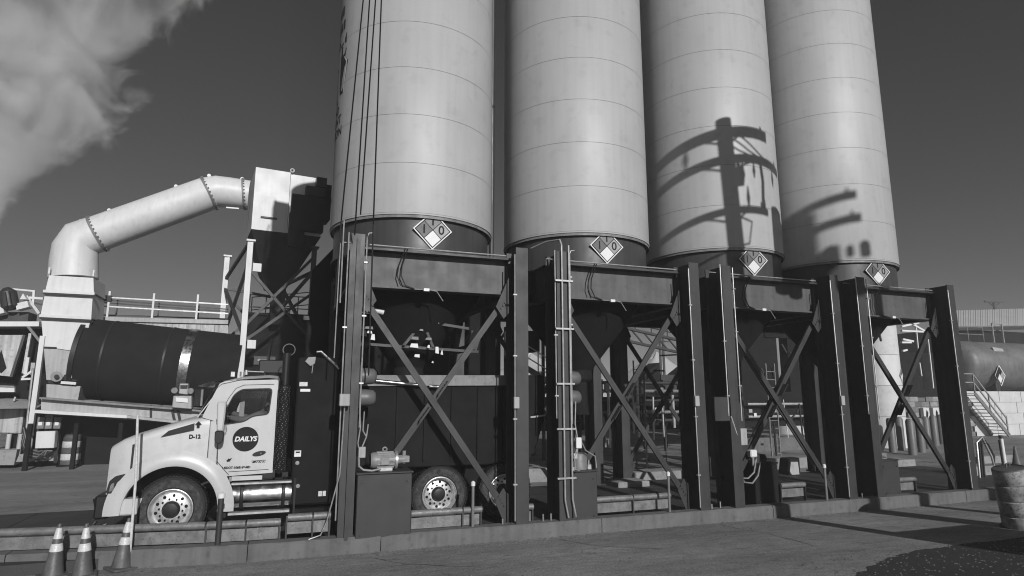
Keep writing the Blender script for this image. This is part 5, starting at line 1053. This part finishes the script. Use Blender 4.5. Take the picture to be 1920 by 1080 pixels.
for a, b in (((33.17, 25.5, 6.345), (34.588, 25.5, 6.619)), ((33.133, 25.5, 6.096), (34.853, 25.5, 6.095)), ((33.848, 25.5, 6.589), (34.951, 25.5, 6.161)), ((33.143, 25.5, 5.604), (33.979, 25.5, 5.506)), ((33.03, 25.5, 5.417), (33.797, 25.5, 5.439)), ((33.04, 25.5, 4.928), (33.389, 25.5, 4.998))): MB().bar(a, b, .12, .1).build('bracing_bar', 'pwhite', t)
n = 9
t = thing('masonry_wall', 'rough block wall behind the bollards', 'wall', (32, 26, 0)); rowh = 2.35 / 8
for j in range(8):
    for i in range(9):
        x0 = (33.551, 26, 2.4)[0] + .62 * i - (.31 if j % 2 else 0); o = MB().box(x0 + .012, x0 + .608, 25.96 + .02 * ((i * 7 + j * 3) % 3), 26.3, j * rowh + .01, (j + 1) * rowh - .01); o.build('wall_block', ('block', 'mid', 'tank')[(i * 5 + j * 7) % 3], t)
for k, a in enumerate(((34.696, 25.8, 1.31), (35.475, 25.8, 1.302))):
    t = thing('meter_cabinet', ('left', 'right')[k] + ' pale meter cabinet with dark emblem on the block wall', 'meter cabinet', a, 'meter cabinets on the block wall'); o = MB().box(a[0] - .24, a[0] + .24, 25.7, 25.9, a[2] - .42, a[2] + .42).build('case', 'offwhite', t, bevel=.01); MB().prism([(a[0] - .1, a[2] - .25), (a[0] + .05, a[2] - .2), (a[0] + .12, a[2] + .15), (a[0], a[2] + .3), (a[0] - .06, a[2] + .1)], 25.69, 25.698).build('emblem', 'print', o)
for k, (p_, q_) in enumerate(((1675, 846), (1691, 845), (1711, 851), (1728, 849), (1741, 845), (1755, 838), (1767, 834))):
    pass
BO = [(24.746, 20.027, 0), (26.07, 20.666, 0), (24.401, 18.865, 0), (25.913, 19.603, 0), (27.734, 20.656, 0), (29.836, 21.826, 0), (31.486, 22.658, 0)]
for k, a in enumerate(BO):
    t = thing('bollard', ('leftmost', 'second', 'third', 'fourth', 'fifth', 'sixth', 'rightmost')[k] + ' of the seven grey bollards before the block wall', 'bollard', a, 'grey bollards before the block wall'); MB().lathe([(.16, 0), (.16, 1.35), (.12, 1.44), (0, 1.47)], a, n=20).build('pipe', 'tank', t)
t = thing('wall_platform', 'white washed masonry retaining wall under the horizontal tank', 'wall', (44, 26, 0))
n = 14
for j in range(4):
    for i in range(14): MB().box(39.0 + 1.02 * i - (.5 if j % 2 else 0), 40.0 + 1.02 * i - (.5 if j % 2 else 0), 26 + .01 * ((i + j) % 2), 26.5, .67 * j + .008, .67 * (j + 1) - .008).build('wall_block', 'wallwhite', t)
MB().box(38.5, 56, 26.5, 31, 0, 2.66).build('fill', 'block', t)
t = thing('horizontal_tank', 'large weathered grey tank lying on the white wall, hazard diamond on its side', 'tank', (46, 28.4, 2.7))
tx0 = (40.2, 26.8, 4.52)[0] + .9; zc = 4.38; rt = 1.62
MB().lathe([(0, 0), (.9, .05), (1.4, .25), (rt, .6), (rt, 16), (1.4, 16.3), (0, 16.5)], (tx0 - .3, 28.4, zc), 'x', 64).build('shell', 'tank', t, angle=50)
for u in (1.7, 5.4, 9.5): MB().lathe([(rt + .004, -.03), (rt + .014, 0), (rt + .004, .03)], (tx0 + u, 28.4, zc), 'x', 64).build('weld_seam', 'tank', t)
for u in (2.2, 7.5, 12.5): MB().box(tx0 + u, tx0 + u + .4, 27.2, 29.6, 2.66, 3.4).build('saddle', 'steel', t)
def tdia(px_, h, w, nm, m_, dy=0, par=None): 
    c = Vector(px_); return MB().prism([(c.x, c.z - h), (c.x + w, c.z), (c.x, c.z + h), (c.x - w, c.z)], c.y - .02 + dy, c.y + dy).build(nm, m_, par or t)
hz = tdia((43.017, 26.7, 3.682), .68, .5, 'hazard_sign', 'pwhite'); tdia((42.968, 26.67, 3.68), .58, .42, 'sign_border', 'print', par=hz); tdia((42.862, 26.63, 3.475), .3, .22, 'quadrant', 'pwhite', par=hz); tdia((43.092, 26.62, 3.68), .25, .18, 'quadrant', 'qlight', par=hz)
MB().prism([(43.6, 4.75), (44.6, 4.65), (44.2, 5.45), (43.2, 5.55)], 27.05, 27.1).build('label_plate', 'pale', t); MB().prism([(44.7, 4.85), (45.7, 4.8), (45.7, 5.0), (44.7, 5.05)], 27.0, 27.05).build('faded_writing', 'qlight', t)
rail(t, (tx0 + .2, 28.2, 5.98), (tx0 + 3.2, 28.2, 5.98), 2, 1.0, 'mid'); 
for x in (tx0 + 4.2, tx0 + 5.2): MB().bar((x, 28.2, 5.9), (x, 28.2, 7.3), .08, .08).build('ladder_post', 'galv', t)
MB().bar((tx0 + 4.2, 28.2, 7.3), (tx0 + 5.2, 28.2, 7.3), .08, .08).build('ladder_top', 'galv', t); MB().bar((tx0 + .3, 28.2, 6.9), (tx0 + 4.2, 28.2, 7.1), .07, .07).build('hand_rail', 'mid', t)
MB().box(tx0 - .75, tx0 - .25, 27.4, 27.8, 3.6, 5.3).build('end_plate', 'black', t)
# stairs
t = thing('steel_stairs', 'steel stairs with handrails coming down before the white wall', 'stairs', (40.5, 25, 0))
S0, S1 = Vector((37.878, 25, 2.523)), Vector((40.4, 25, 0.068)); Yd = Vector((0, .95, 0))
for off in (Vector((0, 0, 0)), Yd): MB().bar(S0 + off, S1 + off, .06, .22).build('stringer', 'mid', t)
for k in range(12):
    p = S0.lerp(S1, (k + .5) / 12); o = MB(); o.box(p.x - .13, p.x + .17, p.y, p.y + .95, p.z - .02, p.z + .02); o.build('tread', 'pwhite', t)
MB().box(S0.x - 1.6, S0.x, 25, 25.95, S0.z - .04, S0.z + .04).build('landing', 'galv', t)
for off in (Vector((0, 0, 0)),):
    g = MB()
    for h in (1.05, .55): g.bar(S0 + Vector((0, 0, h + .1)), S1 + Vector((-.1, 0, h)), .06, .06); g.bar(S0 + Vector((-1.5, 0, h + .1)), S0 + Vector((0, 0, h + .1)), .06, .06)
    g.build('hand_rail', 'galv', t)
for k in (0, .45, .97): p = S0.lerp(S1, k); MB().bar(p, p + Vector((0, 0, 1.1)), .06, .06).build('rail_post', 'galv', t)
# ribbed roof building and pole at far right
t = thing('metal_shed', 'shed with ribbed metal roof behind the horizontal tank', 'building', (56, 36, 0))
r0, r1 = Vector((59.262, 40, 10.289)), Vector((72.769, 40, 11.194)); e0, e1 = Vector((53.097, 36, 8.162)), Vector((65.121, 36, 8.716))
mb = MB(); mb.add([r0, r1, e1, e0], [(0, 1, 2, 3)]); mb.build('roof_sheet', 'tank', t)
for k in range(40): p, q_ = r0.lerp(r1, k / 39), e0.lerp(e1, k / 39); MB().bar(p + Vector((0, 0, .05)), q_ + Vector((0, 0, .05)), .13, .1).build('roof_rib', 'offwhite', t)
MB().bar(e0 - Vector((0, 0, .15)), e1 - Vector((0, 0, .15)), .2, .3).build('eave', 'steel', t); MB().box(e0.x, e1.x, 36.4, 44, 0, e0.z - .1).build('wall', 'matte', t)
a = (81.291, 50, 12.201); t = thing('far_pole', 'T shaped utility pole above the ribbed roof', 'utility pole', (a[0], 50, 0)); MB().cyl((a[0], 50, 0), (a[0], 50, 13.9), .22, .18, 10).build('pole', 'wood', t); MB().bar((a[0] - 1.7, 50, 13.75), (a[0] + 1.7, 50, 13.85), .2, .2).build('crossarm', 'wood', t)
for s in (-1, 1): MB().bar((a[0] + s * 1.0, 50, 13.7), (a[0] + s * .1, 50, 13.2), .1, .1).build('arm_brace', 'wood', t)
# white standpipe, small cone and hoses at the right
a = Vector((22.543, 14.205, 0)); t = thing('standpipe', 'bright white standpipe beyond the kerb at the right', 'standpipe', a); MB().cyl(a, a + Vector((-.03, 0, 1.0)), .055, n=16).build('pipe', 'pwhite', t); MB().cyl(a + Vector((-.03, 0, 1.0)), a + Vector((-.03, 0, 1.1)), .07, n=16).build('cap', 'steel', t)
MB().cyl(a + Vector((-.1, 0, 0)), a + Vector((-.13, 0, .95)), .035, n=12).build('side_pipe', 'black', t)
a = (23.243, 14.273, 0); t = thing('traffic_cone', 'distant traffic cone beside the white standpipe', 'traffic cone', a, 'traffic cones'); MB().lathe([(.2, 0), (.2, .03), (.15, .04), (.03, .72), (0, .72)], a, n=20).build('body', 'cone', t)
a = (18.63, 12.26, 0); t = thing('hose_stand', 'hoses looping over a small stand right of the last column', 'hoses', a)
for k in range(3): MB().tube([(a[0] - .3 + .1 * k, a[1], .1), (a[0] - .25 + .1 * k, a[1], 1.1), (a[0] + .0 + .1 * k, a[1], 1.25 - .1 * k), (a[0] + .3 + .05 * k, a[1], .7), (a[0] + .35, a[1], .45)], .03, 8).build('hose', 'black' if k else 'galv', t)
MB().box(a[0] - .1, a[0] + .9, a[1] + .3, a[1] + .9, 0, .4).build('block', 'block', t)
for k, a in enumerate(((24.386, 15.625, 0), (16.086, 10.713, 0))): 
    if k == 0: o = MB().box(a[0] - 1, a[0] + 1.2, a[1], a[1] + .4, 0, .25).build('kerb_block', 'block'); tag(o, 'pale low block behind the hoses at the right', 'block')

# ------------------------------------------------------------------ steam plume, far behind
def volume_mat(name):
    m = bpy.data.materials.new(name); m.use_nodes = True; n = m.node_tree; n.nodes.clear(); k = n.links.new
    out = n.nodes.new('ShaderNodeOutputMaterial'); pv = n.nodes.new('ShaderNodeVolumePrincipled'); k(pv.outputs[0], out.inputs['Volume'])
    pv.inputs['Color'].default_value = (.86, .86, .86, 1); pv.inputs['Anisotropy'].default_value = 0.0
    tc = n.nodes.new('ShaderNodeTexCoord'); sx = n.nodes.new('ShaderNodeSeparateXYZ'); k(tc.outputs['Object'], sx.inputs[0])
    def mth(op, a, b=None, c=None):
        x = n.nodes.new('ShaderNodeMath'); x.operation = op
        for i, v in enumerate((a, b, c)):
            if v is None: continue
            if isinstance(v, (int, float)): x.inputs[i].default_value = v
            else: k(v, x.inputs[i])
        return x.outputs[0]
    # local x runs along the plume; radius grows with x
    nz0 = n.nodes.new('ShaderNodeTexNoise'); nz0.inputs['Scale'].default_value = .045; nz0.inputs['Detail'].default_value = 2; k(tc.outputs['Object'], nz0.inputs['Vector'])
    rad = mth('MULTIPLY_ADD', sx.outputs[0], .30, 9.6)
    d2 = mth('SQRT', mth('ADD', mth('MULTIPLY', sx.outputs[1], sx.outputs[1]), mth('MULTIPLY', sx.outputs[2], sx.outputs[2])))
    core = mth('SUBTRACT', 1.0, mth('DIVIDE', d2, rad))
    nz = n.nodes.new('ShaderNodeTexNoise'); nz.inputs['Scale'].default_value = .12; nz.inputs['Detail'].default_value = 10; nz.inputs['Roughness'].default_value = .66; nz.inputs['Distortion'].default_value = .5; k(tc.outputs['Object'], nz.inputs['Vector'])
    f = mth('ADD', core, mth('MULTIPLY', mth('SUBTRACT', nz.outputs['Fac'], .5), 2.6)); f = mth('ADD', f, mth('MULTIPLY', mth('SUBTRACT', nz0.outputs['Fac'], .5), 1.2))
    f = mth('SUBTRACT', f, .16); den = mth('MULTIPLY', mth('MAXIMUM', f, 0.0), .75); k(den, pv.inputs['Density'])
    m.cycles.volume_step_rate = 1.0 if hasattr(m, 'cycles') and hasattr(m.cycles, 'volume_step_rate') else 1
    return m
t = thing('spout_platform', 'dark platform with pipes and pale bits added for bright gaps round the first silo filling spout', 'platform', (2.2, 11.9, 3.4))
rn = random.Random(11)
for x in (1.2, 3.4): MB().bar((x, 11.55, 3.35), (x, 13.2, 3.35), .08, .12).build('support', 'steel', t)
for a, b in (((1.15, 3.35), (3.5, 3.25)), ((1.2, 3.95), (3.3, 3.7)), ((2.0, 3.3), (2.7, 4.2)), ((2.6, 3.3), (2.2, 4.2))): MB().bar((a[0], 11.6, a[1]), (b[0], 11.6, b[1]), .05, .05).build('rail', 'steel', t)
MB().tube([(1.3, 11.5, 3.98), (1.45, 11.5, 3.97), (1.62, 11.5, 3.93)], [.02, .045, .05], 12).build('pipe_end', 'offwhite', t)
for k, (x, z, w, h) in enumerate(((1.28, 3.62, .16, .04), (1.33, 3.54, .1, .04), (1.4, 3.42, .08, .1), (2.15, 3.45, .14, .05), (2.13, 3.3, .16, .07), (2.22, 3.12, .1, .05), (2.42, 3.45, .12, .04), (2.62, 3.2, .07, .12), (2.72, 3.18, .05, .1), (2.3, 3.62, .08, .03), (2.5, 3.8, .1, .12), (2.62, 3.78, .06, .14), (2.7, 3.84, .05, .12), (2.46, 3.3, .05, .05), (2.55, 3.02, .04, .03))):
    MB().prism([(x, z), (x + w, z - .01), (x + w - rn.uniform(0, .02), z + h), (x + rn.uniform(0, .03), z + h)], 11.5, 11.53).build('fitting_or_bright_bit', 'pwhite' if k % 3 else 'mid', t)  # pale bits added for bright spots seen through gaps behind
t = thing('pump_skid', 'cluster of thin pipes, ladders and small pale valves behind the second and third frames', 'pump skid', (14, 18.5, 0))
for k in range(26):
    x = rn.uniform(8.6, 20.5); z0 = rn.uniform(.1, 1.6); MB().cyl((x, 18.5, z0), (x + rn.uniform(-.1, .1), 18.5, z0 + rn.uniform(.6, 2.0)), rn.choice([.015, .025, .035]), n=6).build('pipe', rn.choice(['steel', 'black', 'galv', 'pwhite']), t)
for k in range(22):
    x = rn.uniform(8.6, 20.5); z = rn.uniform(1.2, 4.3); MB().bar((x, 18.7, z), (x + rn.uniform(-.7, .7), 18.7, z + rn.uniform(-.5, .7)), .05, .05).build('strut', 'steel', t)
for k in range(18):
    x = rn.uniform(8.8, 20.3); z = rn.uniform(.9, 2.6); MB().box(x, x + rn.uniform(.05, .16), 18.4, 18.48, z, z + rn.uniform(.05, .16)).build('valve', rn.choice(['pale', 'pwhite', 'mid']), t)
for x in (11.2, 16.9):
    MB().bar((x, 18.6, 0), (x, 18.6, 3.6), .04, .04).build('ladder_rail', 'mid', t); MB().bar((x + .4, 18.6, 0), (x + .4, 18.6, 3.6), .04, .04).build('ladder_rail', 'mid', t)
    for k in range(11): MB().bar((x, 18.6, .3 + .3 * k), (x + .4, 18.6, .3 + .3 * k), .025, .025).build('rung', 'mid', t)
M['steam'] = volume_mat('steam')
pa, pb = Vector((-42.993, 105, 27.943)), Vector((-34.688, 105, 69.107)); c = (pa + pb) / 2; L_ = (pb - pa).length
sb = MB(); h0, h1 = 9.5, 24
sb.add([(x, y * h, z * h) for x, h in ((-L_ / 2 - 3, h0), (L_ / 2 + 10, h1)) for y in (-1, 1) for z in (-1, 1)], [(0, 1, 3, 2), (4, 6, 7, 5), (0, 4, 5, 1), (2, 3, 7, 6), (0, 2, 6, 4), (1, 5, 7, 3)]); so_ = sb.build('steam_plume', 'steam'); so_.location = c; so_.rotation_euler = (0, -math.atan2(pb.z - pa.z, pb.x - pa.x), 0)
tag(so_, 'pale ragged steam plume drifting up at the upper left', 'steam', kind='stuff')
scene.cycles.volume_step_rate = 1.0; scene.cycles.volume_max_steps = 160; scene.cycles.volume_bounces = 2

HAZE = 0.0018  # added veil that lifts the darkest tones
hm = bpy.data.materials.new('air'); hm.use_nodes = True; n_ = hm.node_tree; n_.nodes.clear(); ho = n_.nodes.new('ShaderNodeOutputMaterial'); hv = n_.nodes.new('ShaderNodeVolumePrincipled')
hv.inputs['Color'].default_value = (.95, .95, .95, 1); hv.inputs['Density'].default_value = HAZE; n_.links.new(hv.outputs[0], ho.inputs['Volume']); M['air'] = hm
if HAZE: tag(MB().box(-1000, 1000, -60, 1650, -1.2, 18.1).build('haze', 'air'), 'thin dusty air, added to lift the dark tones over the whole plant yard', 'haze', kind='stuff')
